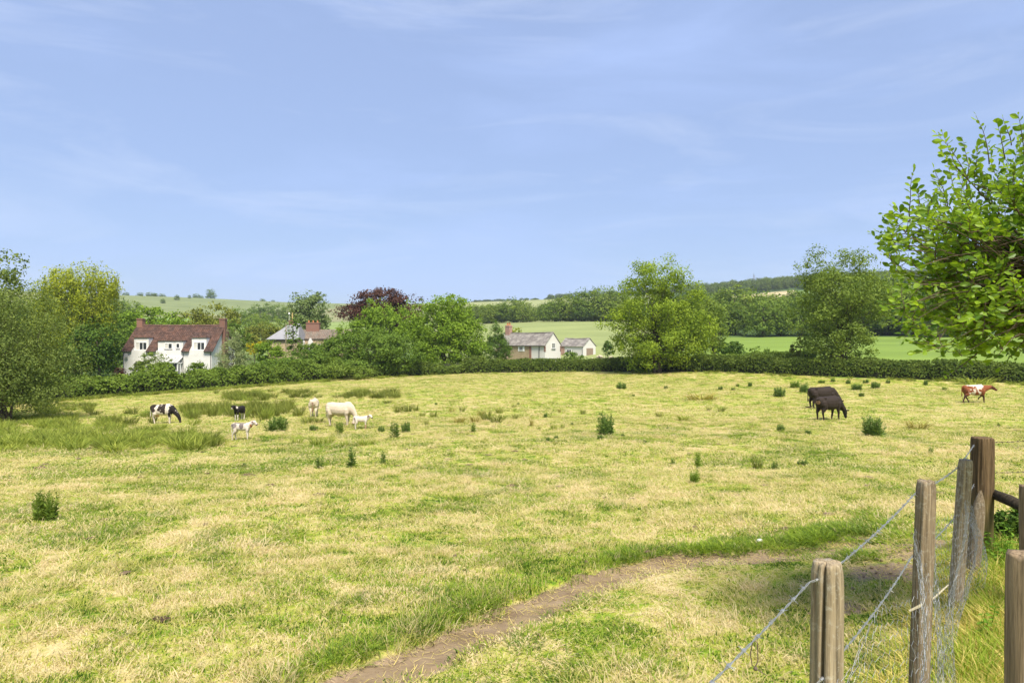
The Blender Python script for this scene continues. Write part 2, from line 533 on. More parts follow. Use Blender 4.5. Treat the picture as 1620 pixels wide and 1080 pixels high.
# foliage
L = {
    'sallow': m_leaf('leaf_sallow', (0.050, 0.082, 0.024), (0.155, 0.205, 0.070), 0.33),
    'willow': m_leaf('leaf_willow', (0.130, 0.175, 0.022), (0.300, 0.345, 0.050), 0.42),
    'dark': m_leaf('leaf_dark', (0.026, 0.060, 0.012), (0.080, 0.140, 0.030), 0.3),
    'mid': m_leaf('leaf_mid', (0.050, 0.095, 0.018), (0.130, 0.205, 0.045), 0.35),
    'bright': m_leaf('leaf_bright', (0.080, 0.145, 0.018), (0.190, 0.290, 0.045), 0.4),
    'olive': m_leaf('leaf_olive', (0.090, 0.115, 0.025), (0.190, 0.215, 0.055), 0.35),
    'grey': m_leaf('leaf_greygreen', (0.065, 0.105, 0.045), (0.165, 0.225, 0.105), 0.3),
    'silver': m_leaf('leaf_silver', (0.110, 0.150, 0.085), (0.260, 0.310, 0.195), 0.25),
    'copper': m_leaf('leaf_copper', (0.030, 0.015, 0.016), (0.088, 0.046, 0.042), 0.15, tcol=(1.2, 0.8, 0.6)),
    'ash': m_leaf('leaf_ash', (0.078, 0.130, 0.016), (0.245, 0.335, 0.052), 0.45),
    'thorn': m_leaf('leaf_thorn', (0.058, 0.100, 0.020), (0.180, 0.250, 0.064), 0.40),
    'conifer': m_leaf('leaf_conifer', (0.035, 0.075, 0.018), (0.095, 0.165, 0.035), 0.2),
    'yellow': m_leaf('leaf_yellow', (0.20, 0.22, 0.02), (0.42, 0.36, 0.03), 0.35),
    'hedge': m_leaf('leaf_hedge', (0.038, 0.068, 0.016), (0.120, 0.170, 0.042), 0.3),
    'hedgeb': m_leaf('leaf_hedge_bramble', (0.052, 0.092, 0.018), (0.145, 0.215, 0.046), 0.33),
    'far': m_leaf('leaf_far_wood', (0.044, 0.086, 0.018), (0.145, 0.215, 0.044), 0.35),
    'farlight': m_leaf('leaf_far_light', (0.072, 0.120, 0.022), (0.185, 0.250, 0.056), 0.35),
    'farhill': m_leaf('leaf_far_hill', (0.040, 0.070, 0.020), (0.120, 0.165, 0.048), 0.25),
    'near': m_leaf('leaf_near', (0.058, 0.122, 0.014), (0.205, 0.320, 0.036), 0.46, rough=0.42, spec=0.3),
    'thistle': m_leaf('leaf_thistle', (0.050, 0.098, 0.032), (0.150, 0.230, 0.075), 0.3),
    'thistlelt': m_leaf('leaf_thistle_light', (0.080, 0.140, 0.026), (0.170, 0.260, 0.055), 0.3),
    'fern': m_leaf('leaf_fernlike', (0.062, 0.110, 0.022), (0.150, 0.220, 0.050), 0.3),
    'rush': m_leaf('rush_blades', (0.058, 0.085, 0.022), (0.190, 0.215, 0.062), 0.25),
    'rushlt': m_leaf('rush_blades_light', (0.095, 0.145, 0.030), (0.260, 0.300, 0.080), 0.35),
    'rushbr': m_leaf('rush_blades_brown', (0.150, 0.135, 0.050), (0.300, 0.275, 0.110), 0.3),
    'verge': m_leaf('verge_grass', (0.110, 0.190, 0.024), (0.310, 0.380, 0.075), 0.42),
    'vergedry': m_leaf('verge_straw', (0.300, 0.270, 0.100), (0.560, 0.490, 0.240), 0.35),
    'nettle': m_leaf('leaf_nettle', (0.055, 0.130, 0.016), (0.150, 0.260, 0.040), 0.38),
}

# ---------------------------------------------------------------- terrain
def smooth_table(xs, ys, step, passes):
    g = np.arange(xs[0], xs[-1] + step, step)
    v = np.interp(g, xs, ys)
    for _ in range(passes):
        p = np.pad(v, 1, mode='edge')
        v = (p[:-2] + 2 * p[1:-1] + p[2:]) / 4
    return g, v


_ny, _nd = smooth_table([-60, -10, 0, 5, 10, 20, 30, 40, 50, 80, 100, 140], [2.0, 2.05, 2.08, 2.32, 2.72, 3.5, 4.0, 4.4, 4.66, 4.6, 4.46, 4.4], 0.5, 12)


def sstep(a, b, x):
    t = np.clip((x - a) / (b - a), 0, 1)
    return t * t * (3 - 2 * t)


# far land: height above the eye by direction (photo column) and distance
_faz = np.array([-1500, -200, 200, 330, 450, 650, 850, 1000, 1120, 1250, 1400, 1620, 2600])
_fr = np.array([70, 95, 130, 200, 300, 420, 650, 950, 1050, 1500, 2600, 5000])
_fe = np.array([
    [-5.5, -5.4, -5.2, -3.0, 2.0, 8.0, 22.0, 58, 58, 44, 40, 30],
    [-5.5, -5.4, -5.2, -3.0, 2.0, 8.0, 22.0, 60, 60, 46, 40, 30],
    [-5.5, -5.4, -5.2, -3.0, 2.0, 8.0, 23.0, 56.5, 57, 48, 40, 30],
    [-5.4, -5.3, -5.1, -3.0, 2.0, 8.0, 22.0, 56.5, 57, 48, 40, 30],
    [-5.3, -5.1, -5.0, -3.0, 2.0, 8.5, 19.0, 52, 52.5, 46, 40, 30],
    [-5.0, -4.9, -4.6, -1.5, 5.0, 10.0, 20.0, 52, 52.5, 46, 40, 30],
    [-4.7, -4.6, -4.4, 0.2, 8.6, 13.0, 24.0, 59, 59, 50, 40, 30],
    [-4.6, -4.5, -4.3, 0.2, 8.6, 13.0, 26.0, 64, 64, 54, 40, 30],
    [-4.5, -4.0, -1.6, 0.6, 7.0, 13.0, 34.0, 68, 68, 58, 44, 30],
    [-4.5, -2.6, -1.2, 0.7, 6.0, 14.0, 43.0, 73, 74, 62, 48, 30],
    [-4.4, -2.5, -1.2, 0.7, 6.0, 14.0, 43.0, 75, 76, 64, 50, 30],
    [-4.4, -2.5, -1.2, 0.7, 6.0, 14.0, 43.0, 75, 76, 64, 50, 30],
    [-4.4, -2.5, -1.2, 0.7, 6.0, 14.0, 43.0, 75, 76, 64, 50, 30]])
_ga = np.linspace(-1500, 2600, 165)
_gr = np.linspace(math.log(70), math.log(5000), 260)
_tmp = np.array([np.interp(_gr, np.log(_fr), row) for row in _fe])
_FT = np.array([np.interp(_ga, _faz, _tmp[:, j]) for j in range(len(_gr))]).T
for _ in range(10):
    p = np.pad(_FT, ((1, 1), (0, 0)), mode='edge'); _FT = (p[:-2] + 2 * p[1:-1] + p[2:]) / 4
for _ in range(5):
    p = np.pad(_FT, ((0, 0), (1, 1)), mode='edge'); _FT = (p[:, :-2] + 2 * p[:, 1:-1] + p[:, 2:]) / 4


def far_e(col, r):
    a = np.clip((col - _ga[0]) / (_ga[1] - _ga[0]), 0, len(_ga) - 1.001)
    b = np.clip((np.log(np.maximum(r, 70.001)) - _gr[0]) / (_gr[1] - _gr[0]), 0, len(_gr) - 1.001)
    i, j = a.astype(int), b.astype(int)
    fa, fb = a - i, b - j
    return (_FT[i, j] * (1 - fa) * (1 - fb) + _FT[i + 1, j] * fa * (1 - fb) + _FT[i, j + 1] * (1 - fa) * fb + _FT[i + 1, j + 1] * fa * fb)


_perm = np.random.default_rng(3).uniform(0, 1, (64, 64))


def vnoise(x, y, s):
    x, y = x * s, y * s
    xi, yi = np.floor(x).astype(int), np.floor(y).astype(int)
    fx, fy = x - xi, y - yi
    fx, fy = fx * fx * (3 - 2 * fx), fy * fy * (3 - 2 * fy)
    g = lambda a, b: _perm[a % 64, b % 64]
    return (g(xi, yi) * (1 - fx) + g(xi + 1, yi) * fx) * (1 - fy) + (g(xi, yi + 1) * (1 - fx) + g(xi + 1, yi + 1) * fx) * fy


def base_z(x, y):
    x, y = np.asarray(x, float), np.asarray(y, float)
    near = np.interp(y, _ny, _nd) + 0.95 * sstep(-4, -36, x) * sstep(12, 45, y) - 0.25 * sstep(1.5, 6, x) * sstep(2, 7, y) * sstep(16, 9, y)
    near = near + (vnoise(x + 50, y + 90, 0.33) - 0.5) * 0.16 * sstep(6, 14, y) + (vnoise(x + 10, y + 30, 1.1) - 0.5) * 0.05
    r = np.hypot(x, y)
    ys = np.maximum(y, 0.18 * r + 1e-6)
    col = 810 + F * np.clip(x / ys, -2.2, 1.7)
    t = sstep(78, 98, np.where(y > 0, r, r))
    return CAMZ + (-near) * (1 - t) + far_e(col, r) * t


PATH = None
SOILS = []


def path_dist(x, y):
    best = np.full(np.shape(x), 1e9)
    if PATH is None: return best
    for (a, b) in zip(PATH[:-1], PATH[1:]):
        ax, ay = a; dx, dy = b[0] - ax, b[1] - ay
        t = np.clip(((x - ax) * dx + (y - ay) * dy) / (dx * dx + dy * dy), 0, 1)
        best = np.minimum(best, np.hypot(x - ax - t * dx, y - ay - t * dy))
    return best


def GZ(x, y):
    z = base_z(x, y)
    if PATH is not None:
        x, y = np.asarray(x, float), np.asarray(y, float)
        d = path_dist(x, y)
        z = z - 0.075 * np.exp(-(d / 0.30) ** 4)
    return z


def gz(x, y):
    return float(GZ(np.array([x]), np.array([y]))[0])


def ground_px(px, py):
    """where the line of sight through a photo pixel meets the land"""
    y = np.exp(np.linspace(math.log(1.2), math.log(900), 6000))
    x = (px - 810) / F * y
    z = CAMZ - (py - 540) / F * y
    h = base_z(x, y)
    k = np.argmax(z <= h)
    return float(x[k]), float(y[k])


def at(px, py, d):
    return Vector(((px - 810) / F * d, d, CAMZ - (py - 540) / F * d))


PATH = [ground_px(*p) for p in ((430, 1140), (560, 1074), (640, 1046), (800, 976), (905, 930), (1000, 898), (1085, 880), (1190, 880), (1290, 868), (1370, 851))]
PATH = [tuple(p) for p in PATH]
for q in ((1400, 905, 0.55), (1430, 870, 0.45), (1470, 900, 0.4), (1330, 960, 0.25), (1245, 838, 0.16), (1490, 860, 0.35), (1060, 890, 0.3), (1290, 985, 0.2)):
    SOILS.append((*ground_px(q[0], q[1]), q[2]))

# hedge line (photo pixels of its foot) -> ground
HEDGE_PX = [(-260, 652), (-60, 646), (140, 630), (250, 622), (400, 611), (540, 600), (640, 595), (760, 590), (900, 588), (1040, 588), (1150, 589), (1300, 596), (1450, 601), (1620, 607), (1900, 618), (2300, 630)]
HEDGE = [ground_px(*p) for p in HEDGE_PX]
_hx, _hy = np.array([h[0] for h in HEDGE]), np.array([h[1] for h in HEDGE])


def hedge_y(x):
    return np.interp(x, _hx, _hy)


def make_terrain():
    az_in = np.linspace(R(-52), R(52), 470)
    az_out = np.linspace(R(52), R(308), 40)[1:-1]
    az = np.concatenate([az_in, az_out])
    rr = np.concatenate([[0.6], np.exp(np.linspace(math.log(1.2), math.log(16), 200)), np.exp(np.linspace(math.log(16), math.log(1500), 170))[1:]])
    A, RR = np.meshgrid(az, rr)
    X, Y = np.sin(A) * RR, np.cos(A) * RR
    x, y = X.ravel(), Y.ravel()
    z = GZ(x, y)
    na, nr = len(az), len(rr)
    idx = np.arange(na * nr).reshape(nr, na)
    nx = np.roll(idx, -1, axis=1)
    faces = np.stack([idx[:-1], nx[:-1], nx[1:], idx[1:]], axis=-1).reshape(-1, 4)[:, ::-1]
    verts = np.stack([x, y, z], 1)
    r = np.hypot(x, y)
    col = 810 + F * np.where(y > 1, x / np.maximum(y, 1), np.sign(x) * 3)
    wild = sstep(0.3, 1.2, y - hedge_y(x))
    wild = np.where(y < 5, 0, wild)
    tint = np.tile(np.array([0.20, 0.22, 0.085]), (len(x), 1))
    def put(mask, c):
        tint[mask] = c
    put(r < 180, (0.10, 0.15, 0.04))
    put((col < 700) & (r > 180) & (r < 520), (0.20, 0.26, 0.08))
    put((col < 420) & (r > 420) & (r < 560), (0.22, 0.33, 0.09))
    put((col < 700) & (r >= 560), (0.215, 0.215, 0.105))
    put((col < 700) & (r >= 560) & (vnoise(x, y, 0.006) > 0.62), (0.17, 0.20, 0.085))
    put((col > 690) & (col < 1060) & (r > 85) & (r < 312), (0.225, 0.255, 0.10))
    put((col > 690) & (col < 960) & (r > 540), (0.26, 0.275, 0.12))
    put((col > 1015) & (r > 84) & (r < 206), (0.165, 0.235, 0.045))
    put((col > 1060) & (r > 206), (0.06, 0.10, 0.03))
    put((col > 1150) & (col < 1262) & (r > 560) & (r < 720), (0.44, 0.36, 0.21))
    put((col > 1205) & (col < 1262) & (r > 540) & (r < 600), (0.20, 0.30, 0.08))
    put((col > 1262) & (r > 480) & (r < 700), (0.19, 0.28, 0.08))
    d = path_dist(x, y)
    soil = np.exp(-(d / 0.27) ** 4)
    for sx, sy, sr in SOILS:
        soil = np.maximum(soil, 0.85 * np.exp(-(np.hypot(x - sx, y - sy) / sr) ** 2))
    me = np_mesh('field', verts, faces, {'tint': tint, 'wild': wild, 'soil': soil}, True)
    # close the small hole under the camera
    o = link('field', me, M['ground'])
    tag(o, kind='structure')
    mb = MB()
    ring = [(x[i], y[i], z[i]) for i in range(na)]
    return o


make_terrain()


def make_path():
    pts = []
    for (a, b) in zip(PATH[:-1], PATH[1:]):
        n = max(2, int(math.hypot(b[0] - a[0], b[1] - a[1]) / 0.06))
        for i in range(n):
            t = i / n
            pts.append((a[0] + (b[0] - a[0]) * t, a[1] + (b[1] - a[1]) * t))
    pts = np.array(pts)
    for _ in range(14):
        q = pts.copy(); q[1:-1] = (pts[:-2] + 2 * pts[1:-1] + pts[2:]) / 4; pts = q
    tn = np.gradient(pts, axis=0); tn /= np.linalg.norm(tn, axis=1)[:, None]
    nm = np.stack([-tn[:, 1], tn[:, 0]], 1)
    K = 13
    V = []
    for i, (p, q) in enumerate(zip(pts, nm)):
        w = 0.23 + 0.10 * float(sstep(PATH[5][0], PATH[7][0], p[0])) + 0.22 * (vnoise(np.array([p[0]]), np.array([p[1]]), 2.2)[0] - 0.5) + 0.10 * math.exp(-((p[0] - PATH[6][0]) ** 2 + (p[1] - PATH[6][1]) ** 2) / 0.3)
        for k in range(K):
            s = (k / (K - 1) - 0.5) * 2
            e = s * (w + 0.20 * (vnoise(np.array([p[0] * 1.0 + (9 if s > 0 else 0)]), np.array([p[1]]), 6.0)[0] - 0.5))
            V.append((p[0] + q[0] * e, p[1] + q[1] * e, 0.016 if abs(s) < 0.95 else -0.03))
    V = np.array(V)
    V[:, 2] += GZ(V[:, 0], V[:, 1]) + (vnoise(V[:, 0], V[:, 1], 9.0) - 0.5) * 0.022 + (vnoise(V[:, 0] + 7, V[:, 1], 22.0) - 0.5) * 0.010
    n = len(pts)
    idx = np.arange(n * K).reshape(n, K)
    faces = np.stack([idx[:-1, :-1], idx[:-1, 1:], idx[1:, 1:], idx[1:, :-1]], -1).reshape(-1, 4)[:, ::-1]
    o = link('path', np_mesh('path', V, faces, None, True), M['soil'])
    tag(o, kind='structure')


make_path()

# ---------------------------------------------------------------- foliage builders
def leaf_quads(c, n, size, aspect=0.5, rg=rng, roll=None, droop=0.0):
    """kite-shaped leaves: centres c (N,3), normals n (N,3), size (N,) -> verts, faces"""
    N_ = len(c)
    n = n / (np.linalg.norm(n, axis=1)[:, None] + 1e-9)
    a = rg.normal(size=(N_, 3))
    if droop: a[:, 2] -= droop
    t = a - n * np.sum(a * n, 1)[:, None]
    t /= np.linalg.norm(t, axis=1)[:, None] + 1e-9
    b = np.cross(n, t)
    s = size[:, None]
    v = np.empty((N_, 4, 3))
    v[:, 0] = c - t * s * 0.5
    v[:, 1] = c + b * s * aspect * 0.5 + t * s * 0.06 + n * s * 0.07
    v[:, 2] = c + t * s * 0.5 - n * s * 0.05
    v[:, 3] = c - b * s * aspect * 0.5 + t * s * 0.06 + n * s * 0.07
    return v.reshape(-1, 3), np.arange(N_ * 4).reshape(N_, 4)


def crown_cloud(blobs, nclump, nleaf, leaf, seed, clump_r=0.16, fill=0.55, aspect=0.6, up=0.35, droop=0.0, hang=0.0, flat=0.75, loose=0.4):
    """blobs: [(centre, (rx,ry,rz))]; leaves gathered into clumps spread through the blobs. returns verts, faces, rnd, clump, clump centres"""
    rg = np.random.default_rng(seed)
    vol = np.array([b[1][0] * b[1][1] * b[1][2] for b in blobs]) ** 0.75
    pick = rg.choice(len(blobs), nclump, p=vol / vol.sum())
    C, CR, OUT = [], [], []
    for k in pick:
        c, r = np.array(blobs[k][0]), np.array(blobs[k][1])
        d = rg.normal(size=3); d /= np.linalg.norm(d)
        rad = rg.uniform(fill ** 3, 1) ** (1 / 3) * rg.uniform(0.82, 1.06)
        C.append(c + d * r * rad)
        CR.append(clump_r * (r.prod() ** (1 / 3)) * rg.uniform(0.45, 1.5))
        OUT.append(d)
    C, CR, OUT = np.array(C), np.array(CR), np.array(OUT)
    wt = CR ** 2
    ci = rg.choice(nclump, nleaf, p=wt / wt.sum())
    d = rg.normal(size=(nleaf, 3)); d /= np.linalg.norm(d, axis=1)[:, None]
    rad = rg.uniform(0.12, 1, nleaf) ** 0.5 * rg.uniform(0.75, 1.2, nleaf)
    off = d * (CR[ci] * rad)[:, None]
    off[:, 2] *= flat
    if hang:
        off[:, 2] -= np.abs(rg.normal(size=nleaf)) * CR[ci] * hang
        off[:, :2] *= 0.6
    pos = C[ci] + off
    # part of the leaves lie loosely all over the crown's outside
    k = int(nleaf * loose)
    if k:
        pk = rg.choice(len(blobs), k, p=vol / vol.sum())
        bc = np.array([b[0] for b in blobs])[pk]; br = np.array([b[1] for b in blobs])[pk]
        dd = rg.normal(size=(k, 3)); dd /= np.linalg.norm(dd, axis=1)[:, None]
        wob = 1 + 0.22 * np.sin(dd[:, 0] * 7 + pk) * np.sin(dd[:, 2] * 8 + 1.7 * pk) + 0.1 * np.sin(dd[:, 1] * 15 + dd[:, 2] * 11)
        pos[:k] = bc + dd * br * (wob * rg.uniform(0.55, 1.0, k) ** 0.4)[:, None]
        d[:k] = dd
    nrm = d * 0.7 + OUT[ci] * 0.35 + rg.normal(size=(nleaf, 3)) * 0.55
    nrm[:, 2] += up
    sz = leaf * rg.uniform(0.6, 1.35, nleaf)
    v, f = leaf_quads(pos, nrm, sz, aspect, rg, droop=droop)
    rnd = np.repeat(rg.uniform(0, 1, nleaf), 4)
    cl = np.repeat(rg.uniform(0, 1, nclump)[ci], 4)
    return v, f, rnd, cl, C


def limbs(mb, base, top, r0, clumps, seed, nl=30, fork=0.35, bend=0.12, twig=0.012, stems=1, spread=0.0):
    rg = random.Random(seed)
    base, top = Vector(base), Vector(top)
    H = (top - base).length
    axes = []
    for s_ in range(stems):
        tp = top + Vector((rg.uniform(-1, 1), rg.uniform(-1, 1), rg.uniform(-.2, .1))) * spread * H
        b0 = base + Vector((rg.uniform(-1, 1), rg.uniform(-1, 1), 0)) * (r0 * (1.2 if stems > 1 else 0))
        pts = []
        for i in range(8):
            t = i / 7
            p = b0.lerp(tp, t) + Vector((rg.uniform(-1, 1), rg.uniform(-1, 1), 0)) * H * 0.02 * (1 if 0 < i else 0)
            pts.append(p)
        rr = r0 / math.sqrt(stems)
        mb.tube([pts[0] - Vector((0, 0, 0.4))] + pts, [rr * 1.45] + [rr * (1.25 if i == 0 else 1) * (1 - 0.85 * i / 7) for i in range(8)], 9)
        axes.append((pts, rr))
    if len(clumps):
        sel = list(range(len(clumps))); rg.shuffle(sel)
        for k in sel[:nl]:
            c = Vector(clumps[k])
            pts, rr = axes[rg.randrange(stems)]
            hfrac = min(0.92, max(fork, (c.z - base.z) / max(H, 0.1) * rg.uniform(0.45, 0.75)))
            j = hfrac * 7; i = min(6, int(j))
            p0 = pts[i].lerp(pts[i + 1], j - i)
            mid = p0.lerp(c, 0.5) + Vector((rg.uniform(-1, 1), rg.uniform(-1, 1), rg.uniform(-.2, 1.0))) * (c - p0).length * bend
            r1 = rr * (1 - 0.85 * hfrac) * rg.uniform(0.35, 0.6)
            mb.tube([p0, p0.lerp(mid, .5) + Vector((0, 0, .02 * H)), mid, mid.lerp(c, .6), c], [r1, r1 * .8, r1 * .55, r1 * .35, twig], 5)


def tree(name, label, px, d, blobs_px, leafmat, leaf, nleaf, nclump, seed, trunk_r=0.25, bark='bark', cat='tree', group=None, base_py=None,
         clump_r=0.17, fill=0.5, nl=30, stems=1, spread=0.0, aspect=0.6, up=0.35, hang=0.0, droop=0.0, loose=0.26, depth=0.85, trunk_top=0.8, fork=0.3, extra_base=None, bend=0.12):
    """a tree standing at distance d, under photo column px; blobs_px (cx, cy, rx, ry[, extra depth]) measured in photo pixels at that distance"""
    x = (px - 810) / F * d
    y = d
    z = gz(x, y)
    root = empty(name, (x, y, z), label=label, cat=cat, group=group)
    clump_r *= 1.35; nleaf = int(nleaf * 1.45); leaf *= 1.1
    blobs = []
    for b in blobs_px:
        c = at(b[0], b[1], d + (b[4] if len(b) > 4 else 0.0)) - Vector((x, y, z))
        k = d / F
        blobs.append((tuple(c), (b[2] * k, b[2] * k * depth, b[3] * k)))
    v, f, rnd, cl, C = crown_cloud(blobs, nclump, nleaf, leaf, seed, clump_r, fill, aspect, up, droop, hang, loose=loose)
    lo = v[:, 2] < 0.04
    v[lo, 2] = 0.04 + (v[lo, 2] * 0.0)
    link('crown', np_mesh('crown', v, f, {'rnd': rnd, 'clump': cl}), L[leafmat], root)
    top = max(b[0][2] + b[1][2] for b in blobs)
    bx = sum(b[0][0] for b in blobs) / len(blobs)
    by = sum(b[0][1] for b in blobs) / len(blobs)
    mb = MB()
    limbs(mb, (0, 0, 0), (bx * 0.7, by * 0.7, top * trunk_top), trunk_r, C, seed, nl, fork=fork, stems=stems, spread=spread, bend=bend)
    mb.build('trunk', M[bark], root, smooth=True)
    return root


def hedge(name, label, line, height, thick, leafmat, leaf, dens, seed, group=None, hvar=0.25, cat='hedge', lumps=0.35):
    """line: [(x, y)] ground points along the hedge's foot (near side)"""
    rg = np.random.default_rng(seed)
    line = np.array(line, float)
    seg = np.hypot(*np.diff(line, axis=0).T)
    cum = np.concatenate([[0], np.cumsum(seg)])
    Ltot = cum[-1]
    hfun = height if callable(height) else (lambda s: np.full_like(s, height))
    x0, y0 = line[len(line) // 2]
    z0 = gz(x0, y0)
    root = empty(name, (x0, y0, z0), label=label, cat=cat, group=group)

    def along(s):
        x = np.interp(s, cum, line[:, 0]); y = np.interp(s, cum, line[:, 1])
        k = np.clip(np.searchsorted(cum, s, side='right') - 1, 0, len(seg) - 1)
        t = np.diff(line, axis=0)[k] / seg[k][:, None]
        return x, y, t
    n = int(Ltot * dens)
    s = rg.uniform(0, Ltot, n)
    x, y, t = along(s)
    bn = np.stack([-t[:, 1], t[:, 0]], 1)          # towards the far side when the line runs left to right
    h = hfun(s) * (1 + hvar * (vnoise(s, s * 0 + seed, 0.45) - 0.5) + 0.5 * hvar * (vnoise(s, s * 0 + seed + 3, 1.6) - 0.5))
    # position on a rounded section: angle from the near foot over the top to the far foot
    u = rg.uniform(0, 1, n) ** 0.9
    ang = u * math.pi
    ca, sa = -np.cos(ang), np.sin(ang)
    sq = lambda q: np.sign(q) * np.abs(q) ** 0.55
    bulge = 1 + lumps * (vnoise(s, ang * 2 + seed, 0.8) - 0.5) + 0.4 * lumps * (vnoise(s + 5, ang * 4, 2.2) - 0.5)
    inn = 1 - np.abs(rg.normal(size=n)) * 0.10 + rg.uniform(-0.02, 0.06, n)
    off = thick / 2 + sq(ca) * thick / 2 * bulge * inn
    zz = np.clip(sq(sa), 0, 1) * h * inn * (0.9 + 0.1 * bulge)
    px_, py_ = x + bn[:, 0] * off, y + bn[:, 1] * off
    pz = GZ(px_, py_) + np.maximum(zz, 0.04)
    nrm = np.stack([bn[:, 0] * ca, bn[:, 1] * ca, sa * 1.0], 1) + rg.normal(size=(n, 3)) * 0.6
    v, f = leaf_quads(np.stack([px_, py_, pz], 1), nrm, leaf * rg.uniform(0.6, 1.4, n), 0.62, rg)
    cl = vnoise(s, ang * 1.5 + 11, 0.9)
    link('foliage', np_mesh('foliage', v - np.array([x0, y0, z0]), f, {'rnd': np.repeat(rg.uniform(0, 1, n), 4), 'clump': np.repeat(cl, 4)}), L[leafmat], root)
    # dark inner shell, added to block light coming through the leaves
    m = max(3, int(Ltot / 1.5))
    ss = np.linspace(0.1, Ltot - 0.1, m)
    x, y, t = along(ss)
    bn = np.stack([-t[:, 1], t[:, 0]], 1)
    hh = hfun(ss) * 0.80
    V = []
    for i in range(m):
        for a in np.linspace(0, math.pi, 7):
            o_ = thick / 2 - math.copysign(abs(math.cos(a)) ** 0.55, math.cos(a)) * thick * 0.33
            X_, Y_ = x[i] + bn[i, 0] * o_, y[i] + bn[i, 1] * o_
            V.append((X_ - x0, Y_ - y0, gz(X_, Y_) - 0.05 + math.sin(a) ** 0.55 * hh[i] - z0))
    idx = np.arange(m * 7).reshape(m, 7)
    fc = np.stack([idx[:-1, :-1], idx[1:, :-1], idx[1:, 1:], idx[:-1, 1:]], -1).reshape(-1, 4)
    link('stems', np_mesh('stems', np.array(V), fc), M['core'], root)  # added light-blocking shell, no modelled stems
    return root


def scatter(name, pts, rot, scl, idx, protos, label=None, cat=None):
    """stuff: many small copies of a few prototypes over points"""
    col = bpy.data.collections.new(name + '_kinds')
    for p_ in protos: col.objects.link(p_)
    me = bpy.data.meshes.new(name)
    me.vertices.add(len(pts))
    me.vertices.foreach_set('co', np.asarray(pts, np.float32).ravel())
    a = me.attributes.new('rot', 'FLOAT_VECTOR', 'POINT'); a.data.foreach_set('vector', np.asarray(rot, np.float32).ravel())
    a = me.attributes.new('scl', 'FLOAT_VECTOR', 'POINT'); a.data.foreach_set('vector', np.asarray(scl, np.float32).ravel())
    a = me.attributes.new('pick', 'INT', 'POINT'); a.data.foreach_set('value', np.asarray(idx, np.int32))
    o = link(name, me)
    g = bpy.data.node_groups.new(name + '_nodes', 'GeometryNodeTree')
    g.interface.new_socket('Geometry', in_out='INPUT', socket_type='NodeSocketGeometry')
    g.interface.new_socket('Geometry', in_out='OUTPUT', socket_type='NodeSocketGeometry')
    gi, go = g.nodes.new('NodeGroupInput'), g.nodes.new('NodeGroupOutput')
    ci = g.nodes.new('GeometryNodeCollectionInfo')
    ci.inputs['Collection'].default_value = col
    ci.inputs['Separate Children'].default_value = True
    ci.inputs['Reset Children'].default_value = True
    ip = g.nodes.new('GeometryNodeInstanceOnPoints')
    ip.inputs['Pick Instance'].default_value = True
    def na(nm, dt):
        q = g.nodes.new('GeometryNodeInputNamedAttribute'); q.data_type = dt; q.inputs['Name'].default_value = nm
        return [s for s in q.outputs if s.enabled and s.name == 'Attribute'][0]
    g.links.new(gi.outputs[0], ip.inputs['Points'])
    g.links.new(ci.outputs[0], ip.inputs['Instance'])
    g.links.new(na('pick', 'INT'), ip.inputs['Instance Index'])
    er = g.nodes.new('FunctionNodeEulerToRotation')
    g.links.new(na('rot', 'FLOAT_VECTOR'), er.inputs[0])
    g.links.new(er.outputs[0], ip.inputs['Rotation'])
    g.links.new(na('scl', 'FLOAT_VECTOR'), ip.inputs['Scale'])
    g.links.new(ip.outputs[0], go.inputs[0])
    md = o.modifiers.new('scatter', 'NODES')
    md.node_group = g
    tag(o, label, cat, None, 'stuff')
    return o


def proto(name, me, mat):
    if len(me.materials) == 0: me.materials.append(mat)
    return bpy.data.objects.new(name, me)


def blades(n, rad, hmin, hmax, width, lean, seed, curve=0.5, tip=0.15, clumpy=0.0):
    """a tuft of grass: n tapering bent blades"""
    rg = np.random.default_rng(seed)
    a = rg.uniform(0, 2 * math.pi, n)
    r = rad * np.sqrt(rg.uniform(0, 1, n))
    p = np.stack([np.cos(a) * r, np.sin(a) * r, np.zeros(n) - 0.01], 1)
    h = rg.uniform(hmin, hmax, n)
    az = a + rg.normal(size=n) * 0.9
    ln = np.abs(rg.normal(size=n)) * lean + 0.1
    dirn = np.stack([np.cos(az) * np.sin(ln), np.sin(az) * np.sin(ln), np.cos(ln)], 1)
    d2 = np.stack([np.cos(az) * np.sin(ln + curve), np.sin(az) * np.sin(ln + curve), np.cos(ln + curve)], 1)
    wa = rg.uniform(0, 2 * math.pi, n)
    wv = np.stack([np.cos(wa), np.sin(wa), np.zeros(n)], 1) * (width * rg.uniform(0.6, 1.3, n))[:, None]
    m1 = p + dirn * (h * 0.55)[:, None]
    m2 = m1 + d2 * (h * 0.45)[:, None]
    v = np.stack([p - wv * .5, p + wv * .5, m1 + wv * .42, m1 - wv * .42, m2 + wv * .5 * tip, m2 - wv * .5 * tip], 1)
    f1 = np.array([[0, 1, 2, 3], [3, 2, 4, 5]])
    f = (np.arange(n)[:, None, None] * 6 + f1[None]).reshape(-1, 4)
    rnd = np.repeat(rg.uniform(0, 1, n), 6)
    return v.reshape(-1, 3), f, rnd



